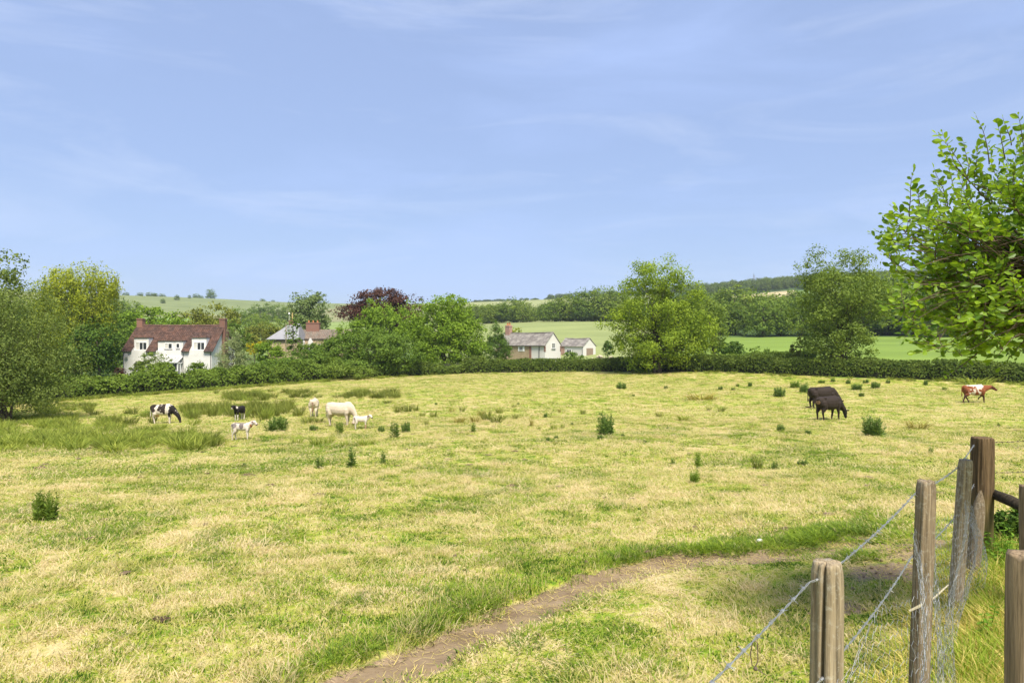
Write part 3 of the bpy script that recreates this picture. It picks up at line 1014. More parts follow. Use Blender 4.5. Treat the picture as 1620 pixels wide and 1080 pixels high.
# ---------------------------------------------------------------- buildings
def window(parent, x, y, z, w, h, nl, rz=0.0, sill=True, mat='whitepaint', bar=False, curtains=(), name='window'):
    fr = MB()
    t = 0.07
    fr.box(0, w, -0.05, 0.04, h - t, h, 0.5); fr.box(0, w, -0.05, 0.04, 0, t, 0.5)
    for k in range(nl + 1):
        xx = k * (w - t) / nl
        fr.box(xx, xx + t, -0.048, 0.038, t, h - t, 0.5)
    if bar: fr.box(t, w - t, -0.03, 0.02, h * 0.62, h * 0.62 + 0.045, 0.5)
    o = fr.build(name, M[mat], parent, (x, y, z), rz)
    for k in range(nl):
        xa = k * (w - t) / nl + t; xb = (k + 1) * (w - t) / nl
        MB().box(xa, xb, -0.01, 0.01, t, h - t).build('pane', M['curtain' if k in curtains else 'glass'], o)
    if sill:
        MB().box(-0.08, w + 0.08, -0.14, -0.05, -0.09, -0.001).build('sill', M['greymetal'], o)
    return o


def roof_sheet(name, mat, parent, p0, u, v, nu, nv, amp=0.035, step=0.03, skip=None, thick=0.10, sub=4, sag=0.0, seed=0):
    """a tiled slope as geometry: rolls across, overlapping courses up; skip(a, b) leaves openings (a, b in 0..1 along u and v)"""
    rg = random.Random(seed)
    p0, u, v = Vector(p0), Vector(u), Vector(v)
    nrm = u.cross(v).normalized()
    if nrm.z < 0: nrm = -nrm
    V, Fc, rn = [], [], []
    n_u = nu * sub
    for j in range(nv):
        tone = [rg.random() for _ in range(nu)]
        base = len(V)
        for jj in (0, 1):
            b = (j + jj) / nv
            for i in range(n_u + 1):
                a = i / n_u
                h = amp * math.sin(2 * math.pi * i / sub) if sub > 2 else 0
                h += step * (1 - jj) - sag * math.sin(math.pi * a) * b
                p = p0 + u * a + v * b + nrm * h
                V.append(p); rn.append(tone[min(nu - 1, i // sub)])
        for i in range(n_u):
            if skip and skip((i + .5) / n_u, (j + .5) / nv): continue
            Fc.append((base + i, base + i + 1, base + n_u + 2 + i, base + n_u + 1 + i))
    me = np_mesh(name, np.array([tuple(q) for q in V]), Fc, {'rnd': np.array(rn)}, False)
    o = link(name, me, M[mat], parent)
    md = o.modifiers.new('thick', 'SOLIDIFY'); md.thickness = thick; md.offset = -1
    return o


def chimney(parent, x0, x1, y0, y1, z0, z1, mat='brick', pots=1, potmat='pot', ph=0.35, pr=0.13):
    mb = MB().box(x0, x1, y0, y1, z0, z1 - 0.22)
    mb.box(x0 - 0.06, x1 + 0.06, y0 - 0.06, y1 + 0.06, z1 - 0.22, z1 - 0.10)
    mb.box(x0 - 0.02, x1 + 0.02, y0 - 0.02, y1 + 0.02, z1 - 0.10, z1)
    o = mb.build('chimney', M[mat], parent)
    for k in range(pots):
        cx = x0 + (x1 - x0) * (k + 0.5) / pots; cy = (y0 + y1) / 2
        MB().tube([(cx, cy, z1 - .02), (cx, cy, z1 + ph * .15), (cx, cy, z1 + ph * .85), (cx, cy, z1 + ph)], [pr * 1.15, pr, pr * .85, pr], 10).build('chimney_pot', M[potmat], o)
    return o


def make_house():
    D0 = 105.0
    p = at(194.8, 594.5, D0)
    root = empty('cottage', (p.x, p.y, p.z), label='white rendered cottage with brown tiled roof, dormers and two end chimneys', cat='house')
    W, Dp, E, Rr = 13.6, 9.0, 3.95, 7.88
    # walls
    wl_ = MB()
    wl_.box(0, W, 0, Dp, -0.6, E - 0.02)
    for xa_ in (0.02, W - 0.27):
        wl_.prism([(0.03, E - 0.02), (Dp - 0.03, E - 0.02), (Dp / 2, Rr - 0.14)], 'x', xa_, xa_ + 0.25)
    wl_.build('wall', M['white'], root)
    notch = [(1.25, 3.55, 0.49, 0.75), (5.15, 9.05, 0.36, 0.35), (10.2, 12.5, 0.49, 0.75)]
    hs = math.hypot(Dp / 2, Rr - E)

    def skip(a, b):
        x = -0.25 + a * (W + 0.5)
        return any(x0 < x < x1 and b < bb + 0.01 for x0, x1, bb, sb in notch)
    ov = 0.28
    v = Vector((0, Dp / 2 + ov, (Rr - E) * (1 + ov / (Dp / 2))))
    roof = roof_sheet('roof', 'tile', root, (-0.25, -ov, E - (Rr - E) * ov / (Dp / 2) + 0.06), (W + 0.5, 0, 0), v, 46, 17, skip=skip, sag=0.10, seed=4)
    vb = Vector((0, -(Dp / 2 + ov), v.z))
    roof_sheet('roof', 'tile', root, (-0.25, Dp + ov, E - (Rr - E) * ov / (Dp / 2) + 0.06), (W + 0.5, 0, 0), vb, 46, 17, sag=0.10, seed=5)
    rd = MB()
    for k in range(30):
        xa = 0.25 + k * (W - 0.5) / 30
        dz = -0.10 * math.sin(math.pi * (xa + .25) / (W + .5))
        rd.tube([(xa, Dp / 2, Rr + 0.05 + dz), (xa + (W - .5) / 30 * 0.98, Dp / 2, Rr + 0.05 + dz)], 0.14, 8)
    rd.build('ridge', M['ridge'], roof)
    # dormers set into the slope
    for x0, x1, bb, sb in notch:
        ztop = E + (Rr - E) * bb + 0.0
        yt = Dp / 2 * bb
        d = MB()
        d.prism([(sb, E - 0.7), (yt + 0.25, E - 0.7), (yt + 0.25, ztop), (sb, ztop)], 'x', x0 + 0.02, x1 - 0.02)
        if sb > 0.5:
            d.prism([(0.0, E - 0.04), (yt, ztop - 0.02), (yt, E - 0.04)], 'x', x0 - 0.02, x0 + 0.02)
            d.prism([(0.0, E - 0.04), (yt, ztop - 0.02), (yt, E - 0.04)], 'x', x1 - 0.02, x1 + 0.02)
        dm = d.build('dormer', M['white'], root)
        MB().box(x0 - 0.05, x1 + 0.05, sb - 0.15, yt + 0.5, ztop + 0.001, ztop + 0.09).build('dormer_roof', M['tile'], dm)
        wy = sb - 0.03
        if sb > 0.5:
            window(root, x0 + 0.28, wy, E + 0.02, 1.75, 1.22, 3, sill=False, curtains=(0,))
        else:
            window(root, x0 + 1.05, wy, E + 0.22, 1.2, 0.85, 2, curtains=(0,))
            window(root, x0 + 2.85, wy, E + 0.32, 0.55, 0.75, 1)
    # ground-floor window, vent of gutters
    window(root, 1.65, -0.03, 0.75, 1.9, 1.35, 3)
    window(root, 10.6, -0.03, 0.85, 1.5, 1.2, 2)
    window(root, W + 0.03, 2.0, 0.9, 1.2, 1.2, 2, rz=R(90))
    for xa, xb in ((-0.2, 1.2), (3.6, 5.1), (9.1, 10.15), (12.55, W + 0.2)):
        MB().tube([(xa, -0.33, E - 0.22), (xb, -0.33, E - 0.22)], 0.06, 6).build('gutter', M['black'], root)
    for xx in (0.08, 9.25, W - 0.1):
        MB().tube([(xx, -0.30, E - 0.25), (xx, -0.09, E - 0.5), (xx, -0.09, 0.0)], 0.045, 6).build('downpipe', M['black'], root)
    # dish
    dd = MB()
    for j in range(4):
        pass
    dd.tube([(0.66, -0.10, 3.2), (0.66, -0.30, 3.2)], 0.03, 6)
    dd.tube([(0.66, -0.28, 3.2), (0.66, -0.34, 3.2), (0.66, -0.40, 3.21)], [0.05, 0.22, 0.31], 16)
    dd.build('satellite_dish', M['greymetal'], root)
    chimney(root, -0.15, 0.75, Dp / 2 - 0.45, Dp / 2 + 0.45, Rr - 1.0, Rr + 1.1, pots=0)
    ch = chimney(root, W - 0.55, W + 0.35, Dp / 2 - 0.45, Dp / 2 + 0.45, Rr - 1.0, Rr + 1.1, pots=0)
    MB().box(W + 0.02, W + 0.45, Dp / 2 - 0.75, Dp / 2 + 0.75, -0.5, Rr - 0.6).build('chimney_breast', M['brick'], ch)
    # lean-to porch
    po = MB()
    x0, x1, dy, zt = 6.2, 9.15, 1.6, 2.62
    pf = MB()
    for xx in np.linspace(x0, x1 - 0.1, 5):
        pf.box(xx, xx + 0.10, -dy, -dy + 0.10, 0, 1.95)
    for yy in (-dy, -dy / 2):
        pf.box(x1 - 0.09, x1 + 0.01, yy + 0.11, yy + 0.2, 0, 1.95)
    pf.box(x0, x1, -dy - 0.01, -dy + 0.11, 1.95, 2.09)
    pf.box(x0, x1, -dy - 0.01, -dy + 0.11, 0.85, 0.93)
    pf.box(x1 - 0.1, x1 + 0.02, -dy + 0.11, -0.01, 1.95, 2.07)
    porch = pf.build('porch', M['whitepaint'], root)
    for k, xx in enumerate(np.linspace(x0, x1 - 0.1, 5)[:-1]):
        ww = (x1 - 0.1 - x0) / 4
        MB().box(xx + 0.11, xx + ww - 0.01, -dy + 0.03, -dy + 0.06, 0.94, 1.94).build('pane', M['glass'], porch)
        MB().box(xx + 0.11, xx + ww - 0.01, -dy + 0.03, -dy + 0.06, 0.05, 0.84).build('pane', M['glass'], porch)
    for k in range(6):
        xa = x0 - 0.1 + k * (x1 - x0 + 0.2) / 6
        MB().prism([(-dy - 0.2, 2.08), (-0.02, zt + 0.3), (-0.02, zt + 0.34), (-dy - 0.2, 2.12)], 'x', xa + 0.03, xa + (x1 - x0 + .2) / 6 - 0.03).build('roof_panel', M['polycarb'], porch)
    MB().box(x0 - .1, x1 + .1, -0.08, -0.021, zt + 0.3, zt + 0.4).build('flashing', M['whitepaint'], porch)
    return root


make_house()


def gable_building(name, label, px, py, d, theta, W, Lh, E, rise, wallmat, roofmat, nu, nv, seed):
    """its near right corner stands at the pixel; the ridge runs back to the left; theta turns it. local x along the ridge (0 = far left end, Lh = right gable), y depth"""
    p = at(px, py, d)
    c, s = math.cos(theta), math.sin(theta)
    # local (Lh, 0) must land on p
    ox, oy = p.x - c * Lh, p.y - s * Lh
    root = empty(name, (ox, oy, p.z), theta, label=label, cat='outbuilding')
    wl_ = MB()
    wl_.prism([(0, -0.8), (W, -0.8), (W, E), (0, E)], 'x', 0, Lh)
    for xa_ in (0.0, Lh - 0.25):
        wl_.prism([(0.01, E), (W - 0.01, E), (W / 2, E + rise - 0.02)], 'x', xa_ + (0.001 if xa_ == 0 else -0.001), xa_ + 0.25)
    wl_.build('wall', M[wallmat], root)
    ov = 0.22
    k = rise / (W / 2)
    v = Vector((0, W / 2 + ov, rise + ov * k))
    r = roof_sheet('roof', roofmat, root, (-0.1, -ov, E - ov * k + 0.07), (Lh + 0.22, 0, 0), v, nu, nv, amp=0.0, step=0.03, sag=0.12, sub=2, thick=0.07, seed=seed)
    vb = Vector((0, -(W / 2 + ov), rise + ov * k))
    roof_sheet('roof', roofmat, root, (-0.1, W + ov, E - ov * k + 0.07), (Lh + 0.22, 0, 0), vb, nu, nv, amp=0.0, step=0.03, sag=0.12, sub=2, thick=0.07, seed=seed + 1)
    MB().tube([(-0.1, W / 2, E + rise + 0.10), (Lh * .5, W / 2, E + rise - 0.01), (Lh + 0.12, W / 2, E + rise + 0.10)], 0.11, 6).build('ridge', M[roofmat], r)
    return root


def make_sheds():
    th = R(-40)
    W, Lh, E, rise = 4.9, 12.0, 3.0, 2.25
    b = gable_building('barn', 'long limewashed barn with mottled slate roof, right gable painted white', 862.1, 571.5, 125.0, th, W, Lh, E, rise, 'limewash', 'slate', 30, 14, 21)
    sc = 125 / F / math.cos(th)
    X = lambda px: Lh - (862.1 - px) * sc
    MB().box(0, X(838) - 0.001, -0.05, -0.003, -0.6, E - 0.12).build('stone_facing', M['stone'], b)
    MB().box(X(838), X(841.2), -0.09, -0.003, -0.6, E - 0.06).build('brick_pier', M['brick'], b)
    for k in range(7):
        z = E - 0.3 - k * 0.16
        MB().box(Lh - (0.28 if k % 2 else 0.16), Lh + 0.035, -0.035, (0.16 if k % 2 else 0.28), z, z + 0.14).build('quoin', M['brick'], b)
        MB().box(Lh - 0.16, Lh + 0.035, W - (0.28 if k % 2 else 0.16), W + 0.035, z, z + 0.14).build('quoin', M['brick'], b)
    surround = MB().box(X(820.4), X(830.6), -0.08, -0.052, 1.78, 2.84).build('window_surround', M['whitepaint'], b)
    window(b, X(822.2), -0.10, 1.92, 0.95, 0.80, 2, sill=False)
    window(b, Lh + 0.04, 2.0, 2.35, 1.1, 1.05, 3, rz=R(90), sill=True)
    MB().tube([(X(853.5), -0.09, E - 0.1), (X(853.5), -0.09, -0.3)], 0.06, 6).build('downpipe', M['black'], b)
    MB().tube([(0, -0.27, E - 0.17), (Lh, -0.27, E - 0.17)], 0.06, 6).build('gutter', M['black'], b)
    chimney(b, 0.7, 1.75, W / 2 - 0.45, W / 2 + 0.45, E + rise - 0.8, E + rise + 1.55, 'pinkbrick', 2, 'pot', 0.5, 0.17)
    W2, L2, E2, r2 = 4.8, 6.3, 2.35, 1.62
    g = gable_building('garage', 'small white garage with brown slate roof beside the barn', 922.6, 565.0, 145.0, th, W2, L2, E2, r2, 'limewash', 'slate', 16, 10, 31)
    sc2 = 145 / F / math.cos(th)
    X2 = lambda px: L2 - (922.6 - px) * sc2
    window(g, X2(898.5), -0.04, 0.75, 1.2, 0.9, 2, sill=False)
    MB().box(0, X2(895), -0.05, -0.003, -0.5, E2 - 0.1).build('brick_end', M['pinkbrick'], g)
    dm = MB()
    for k in range(8):
        dm.box(L2 + 0.003, L2 + 0.05 + 0.008 * (k % 2), 1.25, 3.75, -0.2 + k * 0.265, -0.2 + (k + 1) * 0.265 - 0.012, 0.5)
    dm.build('garage_door', M['door'], g)
    MB().tube([(L2 - 0.12, -0.08, E2 - 0.1), (L2 - 0.12, -0.08, -0.3)], 0.06, 6).build('downpipe', M['greymetal'], g)
    # heap of pale rubble beside the garage
    pr = at(957, 568.0, 136.0)
    hp = empty('rubble_heap', (pr.x, pr.y, pr.z), label='low heap of pale broken stones beside the garage', cat='stone heap')
    rg = random.Random(5)
    for k in range(26):
        mb = MB()
        mx = Matrix.Rotation(rg.uniform(0, 6), 3, 'Z') @ Matrix.Rotation(rg.uniform(-.6, .6), 3, 'X')
        u = rg.uniform(-1, 1)
        mb.ball((u * 2.4, rg.uniform(-.8, .8), rg.uniform(-.2, .75) * (1 - u * u * .7)), (rg.uniform(.2, .5), rg.uniform(.15, .35), rg.uniform(.12, .26)), 6, 4, mx)
        mb.build('stone', M['rubble'], hp)


make_sheds()


def make_hidden_cottage():
    d = 130.0
    k = d / F
    p = at(465, 575, d)
    root = empty('farmhouse', (p.x, p.y, p.z), label='old farmhouse half hidden in trees, brown tiled roof and brick chimney', cat='house')
    X = lambda px: (px - 465) * k
    Z = lambda py: (575 - py) * k
    W = 5.0
    x1 = X(560)
    MB().prism([(0, -.5), (W, -.5), (W, Z(537)), (W / 2, Z(522.5)), (0, Z(537))], 'x', X(463), x1).build('wall', M['stone'], root)
    v = Vector((0, W / 2 + .25, Z(522) - Z(536.5)))
    roof_sheet('roof', 'browntile', root, (X(462), -.25, Z(536)), (x1 - X(462), 0, 0), v, 34, 9, seed=8)
    roof_sheet('roof', 'browntile', root, (X(462), W + .25, Z(536)), (x1 - X(462), 0, 0), Vector((0, -v.y, v.z)), 34, 9, seed=9)
    chimney(root, X(479), X(500), W / 2 - .5, W / 2 + .5, Z(526), Z(509.5), 'brick', 3, 'pot', .45, .16)
    # white gabled porches below the eaves
    for px in (480, 492.5):
        mb = MB().prism([(X(px - 3), Z(556)), (X(px + 3), Z(556)), (X(px + 3), Z(541)), (X(px), Z(534.5)), (X(px - 3), Z(541))], 'y', -1.0, -.02)
        mb.build('gable_porch', M['white'], root)
    window(root, X(470), -.04, Z(552), 1.0, 1.0, 2)
    window(root, X(503), -.04, Z(552), 1.0, 1.0, 2)
    # grey slated house beside it
    p2 = at(420.5, 575, 126)
    k = 126 / F
    r2 = empty('slate_house', (p2.x, p2.y, p2.z), label='house with pale grey hipped slate roof and a tall buff chimney', cat='house')
    X = lambda px: (px - 420.5) * k
    W2 = 6.0
    MB().box(X(423), X(470), 0.3, W2, -.5, Z(537)).build('wall', M['stone'], r2)
    zt, ze = Z(510.5), Z(536.5)
    a, b_, c_, d_ = (X(420.5), 0, ze), (X(472), 0, ze), (X(472), W2, ze), (X(420.5), W2, ze)
    e, f_ = (X(452), W2 / 2, zt), (X(466), W2 / 2, zt)
    MB().add([a, b_, c_, d_, e, f_], [(0, 1, 5, 4), (1, 2, 5), (2, 3, 4, 5), (3, 0, 4), (3, 2, 1, 0)], 0.5).build('roof', M['greyslate'], r2)
    MB().box(X(421), X(471.5), -.04, .08, ze - .22, ze - .02).build('fascia', M['black'], r2)
    ch = MB().box(X(449.3), X(455.8), W2 / 2 - .4, W2 / 2 + .4, Z(514), Z(506)).build('chimney', M['brick'], r2)
    MB().tube([(X(454.3), W2 / 2, Z(506.2)), (X(454.3), W2 / 2, Z(504)), (X(454.3), W2 / 2, Z(493.5))], [.17, .12, .10], 10).build('chimney_pot', M['yellowpot'], ch)
    MB().ball((X(449.6), W2 / 2 - .2, Z(495.2)), .19, 12, 8).tube([(X(449.6), W2 / 2 - .2, Z(506)), (X(449.6), W2 / 2 - .2, Z(496))], .025, 5).build('white_aerial_ball', M['whitepaint'], ch)
    # tall pale pole in front of it
    pp = at(452.5, 560, 120)
    z0 = gz(pp.x, pp.y)
    MB().tube([(0, 0, z0 - pp.z - .3), (0, 0, .0), (0, 0, (560 - 512) * 120 / F)], [.11, .1, .08], 8).build('pole', M['post_c'], None, tuple(pp))
    tag(bpy.context.scene.objects['pole'], 'pale wooden pole standing in front of the grey slate roof', 'pole')


make_hidden_cottage()


def make_mast():
    p = at(1192.5, 452, 1015)
    root = empty('radio_mast', (p.x, p.y, p.z - 6), label='thin lattice radio mast rising from the wooded skyline', cat='mast')
    H = 23
    mb = MB()
    for sx, sy in ((-1, -1), (1, -1), (1, 1), (-1, 1)):
        mb.tube([(sx * 1.0, sy * 1.0, 0), (sx * .4, sy * .4, H)], [.16, .12], 4)
    for k in range(9):
        w = 1.0 - .6 * k / 9
        w2 = 1.0 - .6 * (k + 1) / 9
        z, z2 = H * k / 9, H * (k + 1) / 9
        mb.tube([(-w, -w, z), (w2, -w2, z2)], .08, 4); mb.tube([(w, w, z), (-w2, w2, z2)], .08, 4)
    mb.build('lattice', M['greymetal'], root)
    MB().tube([(0, 0, H - 1), (0, 0, H + 3)], .12, 5).build('aerial', M['greymetal'], root)
    for z in (H - 3, H - 6.5):
        MB().tube([(0.7, -.7, z - .9), (0.7, -.7, z + .9)], .45, 8).build('drum', M['greymetal'], root)


make_mast()

# ---------------------------------------------------------------- hedges
def hedge_line(pa, pb, off=0.0, n=26):
    """foot of the field hedge between two photo columns"""
    out = []
    cols = np.linspace(pa, pb, n)
    py = np.interp(cols, [h[0] for h in HEDGE_PX], [h[1] for h in HEDGE_PX])
    for c, q in zip(cols, py):
        x, y = ground_px(c, q)
        out.append((x, y + off))
    return out


hedge('hedge', 'bushy green bramble hedge in front of the white cottage', hedge_line(-120, 545), lambda s: 2.3 + 0.0 * s, 3.2, 'hedgeb', 0.24, 800, 41, hvar=0.75, lumps=0.6)
hedge('hedge', 'dark hedge bank under the middle trees, left of the barn', hedge_line(540, 768), 1.9, 2.6, 'hedge', 0.25, 620, 42, hvar=0.6, lumps=0.5)
hedge('hedge', 'neat clipped hedge running in front of the barn and garage', hedge_line(762, 1010), 1.95, 1.9, 'hedge', 0.23, 620, 43, hvar=0.16, lumps=0.25)
hedge('hedge', 'clipped hedge along the far right side of the field', hedge_line(1005, 1960, n=44), 1.98, 1.9, 'hedge', 0.21, 680, 44, hvar=0.18, lumps=0.25)
# a lower, lighter hedge on the bank behind it
l2 = [(x, y + 9) for x, y in hedge_line(1112, 1345)]
hedge('hedge', 'low second hedge just behind the clipped right hedge', l2, 1.55, 1.6, 'hedgeb', 0.24, 330, 45, hvar=0.3)

# ---------------------------------------------------------------- trees
# left edge
tree('sallow_tree', 'huge grey green sallow bush tree filling the left edge', 10, 47, [(-60, 545, 120, 100), (40, 530, 75, 85), (80, 585, 62, 55), (20, 600, 85, 55), (-120, 480, 90, 90)],
     'sallow', 0.155, 52000, 330, 101, 0.22, nl=70, stems=5, spread=0.35, aspect=0.42, clump_r=0.20, fill=0.62, trunk_top=0.62, fork=0.12, bend=0.05)
tree('oak_tree', 'loose leaved tree top rising at the left picture edge', -30, 58, [(-35, 450, 65, 52), (10, 418, 32, 26), (-60, 520, 80, 60)],
     'sallow', 0.26, 6500, 120, 102, 0.35, 'bark', nl=35, clump_r=0.19)
tree('willow_tree', 'tall yellow green willow behind the left bushes', 125, 98, [(120, 465, 62, 48), (90, 475, 42, 42), (150, 450, 40, 32), (130, 520, 52, 60), (95, 540, 50, 50)],
     'willow', 0.34, 22000, 190, 103, 0.5, 'greybark', nl=45, hang=1.1, droop=1.2, aspect=0.38, clump_r=0.2, fill=0.5)
tree('holly_tree', 'dark rounded tree left of the white cottage', 160, 93, [(150, 545, 36, 42), (128, 560, 34, 38), (165, 570, 22, 24)], 'dark', 0.28, 9000, 100, 104, 0.25, nl=15)
tree('maple_tree', 'green tree squeezed between willow and cottage chimney', 183, 112, [(180, 525, 24, 35), (170, 555, 26, 40)], 'mid', 0.32, 5000, 60, 105, 0.25, nl=15)
tree('shrub', 'dark purple shrub at the left foot of the cottage', 190, 101, [(186, 588, 9, 10), (194, 590, 7, 8)], 'copper', 0.2, 900, 20, 106, 0.05, nl=8, cat='shrub')
# behind the cottage
tree('lime_tree', 'bright green tree crown behind the cottage roof', 232, 135, [(205, 515, 36, 22), (240, 508, 40, 22), (270, 514, 30, 20), (228, 535, 50, 25)], 'bright', 0.42, 9000, 110, 107, 0.35, nl=20)
tree('field_maple', 'olive green tree crown behind the right cottage chimney', 322, 140, [(300, 512, 36, 22), (342, 502, 34, 24), (322, 530, 48, 28), (362, 515, 20, 20)], 'olive', 0.40, 9000, 110, 108, 0.35, nl=22)
tree('plum_tree', 'leafy tree between the cottage chimney and grey house', 366, 122, [(366, 528, 20, 24), (372, 550, 26, 26), (385, 540, 16, 18)], 'mid', 0.3, 4200, 50, 109, 0.2, nl=16)
tree('silver_willow', 'silvery grey bushy tree at the right end of the cottage', 369, 95, [(367, 568, 24, 34), (369, 540, 14, 24), (384, 575, 16, 24), (354, 580, 14, 22)], 'silver', 0.17, 9500, 110, 110, 0.12, nl=22, aspect=0.35)
tree('apple_tree', 'small spreading tree in front of the cottage window', 250, 100.0, [(240, 580, 28, 12), (243, 564, 20, 8), (222, 586, 16, 8), (262, 570, 10, 6)], 'thorn', 0.19, 3600, 55, 111, 0.09, nl=22)
tree('garden_shrub', 'rounded light shrub below the right cottage dormer', 311, 101.0, [(311, 586, 18, 14), (320, 590, 14, 10)], 'hedgeb', 0.2, 2600, 36, 112, 0.06, nl=10, cat='shrub')
tree('hazel_tree', 'round olive tree left of the grey slate roof', 408, 150, [(408, 535, 32, 22), (432, 528, 18, 18)], 'olive', 0.38, 4500, 60, 113, 0.25, nl=16)
tree('laburnum', 'shrub covered in yellow flowers below the grey roof', 402, 112, [(397, 549, 8, 9), (411, 548, 8, 9), (404, 555, 12, 7)], 'yellow', 0.17, 1100, 40, 114, 0.1, nl=10, cat='shrub')
tree('elder_shrub', 'bright green shrub beside the yellow flowering one', 424, 108, [(424, 556, 22, 18), (440, 565, 20, 16)], 'bright', 0.26, 3200, 46, 115, 0.1, nl=10, cat='shrub')
tree('poplar_tree', 'grey green poplar standing behind the farmhouse chimney', 486, 162, [(482, 490, 30, 28), (500, 498, 26, 34), (470, 478, 14, 18), (505, 475, 13, 14), (485, 520, 40, 26)], 'grey', 0.42, 9000, 120, 116, 0.4, nl=30)
tree('birch_tree', 'slender leafy tree in front of the slate roof', 462, 118, [(464, 518, 9, 14), (470, 505, 8, 9), (458, 530, 8, 12), (466, 545, 14, 16)], 'mid', 0.24, 2000, 36, 117, 0.09, 'greybark', nl=16)
tree('elder_shrub', 'dense green shrubs hiding the lower farmhouse walls', 490, 117, [(478, 560, 20, 13), (505, 553, 24, 13), (528, 548, 20, 16), (545, 538, 16, 16)], 'mid', 0.25, 5200, 70, 129, 0.1, nl=14, cat='shrub')
tree('copper_beech', 'copper beech with dark purple leaves above the other trees', 600, 140, [(600, 474, 46, 18), (556, 492, 32, 12), (642, 484, 32, 20), (625, 503, 40, 20), (590, 498, 48, 18)], 'copper', 0.36, 14000, 190, 118, 0.5, nl=70, loose=.2)
tree('lime_tree', 'light green tree in front of the copper beech', 596, 122, [(597, 495, 26, 22), (582, 515, 28, 22), (615, 515, 36, 30), (562, 528, 30, 24), (545, 536, 22, 20)], 'bright', 0.30, 11000, 120, 119, 0.35, nl=30)
tree('sycamore', 'large round bright sycamore left of the barn', 703, 106, [(700, 515, 55, 42), (735, 528, 34, 42), (672, 535, 40, 44), (712, 484, 34, 20), (655, 500, 24, 26), (705, 558, 60, 26)], 'bright', 0.28, 24000, 210, 120, 0.5, nl=40, fill=0.55)
tree('hawthorn', 'broad hawthorn low in front of the middle trees', 565, 96, [(545, 556, 40, 26), (590, 550, 50, 34), (632, 560, 40, 28), (518, 562, 26, 20), (570, 580, 60, 14)], 'mid', 0.24, 22000, 200, 121, 0.25, nl=30, stems=3, spread=0.2)
tree('hawthorn', 'low hawthorn bush between the broad hawthorn and the cottage hedge', 470, 92, [(460, 580, 40, 16), (495, 572, 26, 18), (430, 585, 30, 12)], 'mid', 0.24, 7500, 90, 122, 0.15, nl=18, stems=3, spread=0.2)
tree('dead_bush', 'browner thin bush in the hedge beneath the broad hawthorn', 545, 89, [(540, 585, 28, 9), (568, 588, 24, 9)], 'thorn', 0.2, 2600, 46, 123, 0.1, nl=18, cat='shrub')
tree('cypress', 'dense green cone shaped conifer at the left end of the barn', 788, 116, [(786, 550, 22, 20), (785, 530, 14, 20), (784, 517, 7, 13), (800, 558, 12, 12)], 'conifer', 0.2, 9000, 130, 124, 0.16, nl=16, aspect=0.4, cat='conifer')
tree('elder_shrub', 'leafy shrub between sycamore and conifer', 762, 110, [(764, 560, 16, 16), (752, 572, 20, 12)], 'mid', 0.24, 2600, 40, 125, 0.1, nl=12, cat='shrub')
tree('golden_shrub', 'yellow green shrub just right of the barn chimney', 815, 138, [(816, 525, 11, 8), (807, 530, 10, 9)], 'willow', 0.26, 700, 18, 126, 0.08, nl=8, cat='shrub')
tree('yard_bush', 'green bush in front of the garage window', 902, 128, [(902, 562, 12, 7), (912, 566, 14, 5)], 'mid', 0.24, 1300, 20, 127, 0.05, nl=8, cat='shrub')
tree('yard_bush', 'small round dark tree right of the garage', 962, 133, [(962, 553, 9, 10), (961, 545, 6, 7)], 'dark', 0.24, 1400, 24, 128, 0.08, nl=8, cat='shrub')
# the big trees standing in the hedge
tree('ash_tree', 'tallest ash tree in the hedge, domed crown right of the garage', 1038, 93, [(1040, 440, 58, 33), (1015, 462, 42, 26), (1080, 470, 40, 30), (1030, 495, 62, 30), (985, 505, 38, 26), (1085, 515, 52, 34), (1050, 545, 68, 30), (1000, 545, 40, 22), (1115, 545, 30, 24), (1020, 575, 40, 14), (1090, 572, 44, 16)],
     'ash', 0.26, 27000, 430, 131, 0.42, 'bark', nl=110, loose=.06, stems=3, spread=0.16, fill=0.3, clump_r=0.215, fork=0.15, trunk_top=0.75)
tree('ash_tree', 'half bare spreading tree at the right of the tall ash', 1128, 97, [(1120, 500, 22, 28), (1100, 488, 22, 18), (1140, 520, 20, 22), (1118, 540, 26, 18)], 'thorn', 0.26, 3200, 60, 132, 0.25, 'greybark', nl=40, fill=0.3, clump_r=0.26, spread=0.2, stems=2)
tree('thorn_tree', 'open leaning tree in the hedge behind the black cows', 1335, 80, [(1300, 430, 44, 34), (1355, 425, 40, 32), (1325, 465, 62, 36), (1295, 495, 48, 34), (1370, 475, 46, 38), (1320, 530, 50, 36), (1355, 540, 34, 30), (1310, 563, 40, 16), (1405, 460, 30, 30)],
     'thorn', 0.22, 22000, 300, 133, 0.34, 'bark', nl=90, loose=.12, stems=3, spread=0.22, fill=0.3, clump_r=0.24, fork=0.12, trunk_top=0.75)
tree('blackthorn', 'dark round bush behind the hedge right of the tall ash', 1154, 103, [(1154, 551, 22, 10), (1142, 556, 16, 8), (1168, 557, 14, 7)], 'dark', 0.25, 3000, 40, 134, 0.1, nl=10, cat='shrub')
tree('sapling', 'small sapling in the bright green field, nearer the dark bush', 1192, 100, [(1192, 556, 7, 7), (1198, 552, 5, 6)], 'mid', 0.22, 260, 12, 135, 0.04, nl=8)
tree('sapling', 'small sapling in the bright green field, nearer the leaning tree', 1213, 100, [(1213, 556, 5, 6)], 'mid', 0.22, 160, 8, 136, 0.04, nl=8)
tree('scrub_tree', 'thin scrubby growth against the left foot of the leaning tree', 1258, 84, [(1258, 556, 9, 16), (1268, 540, 8, 12)], 'olive', 0.22, 700, 22, 137, 0.06, nl=14)

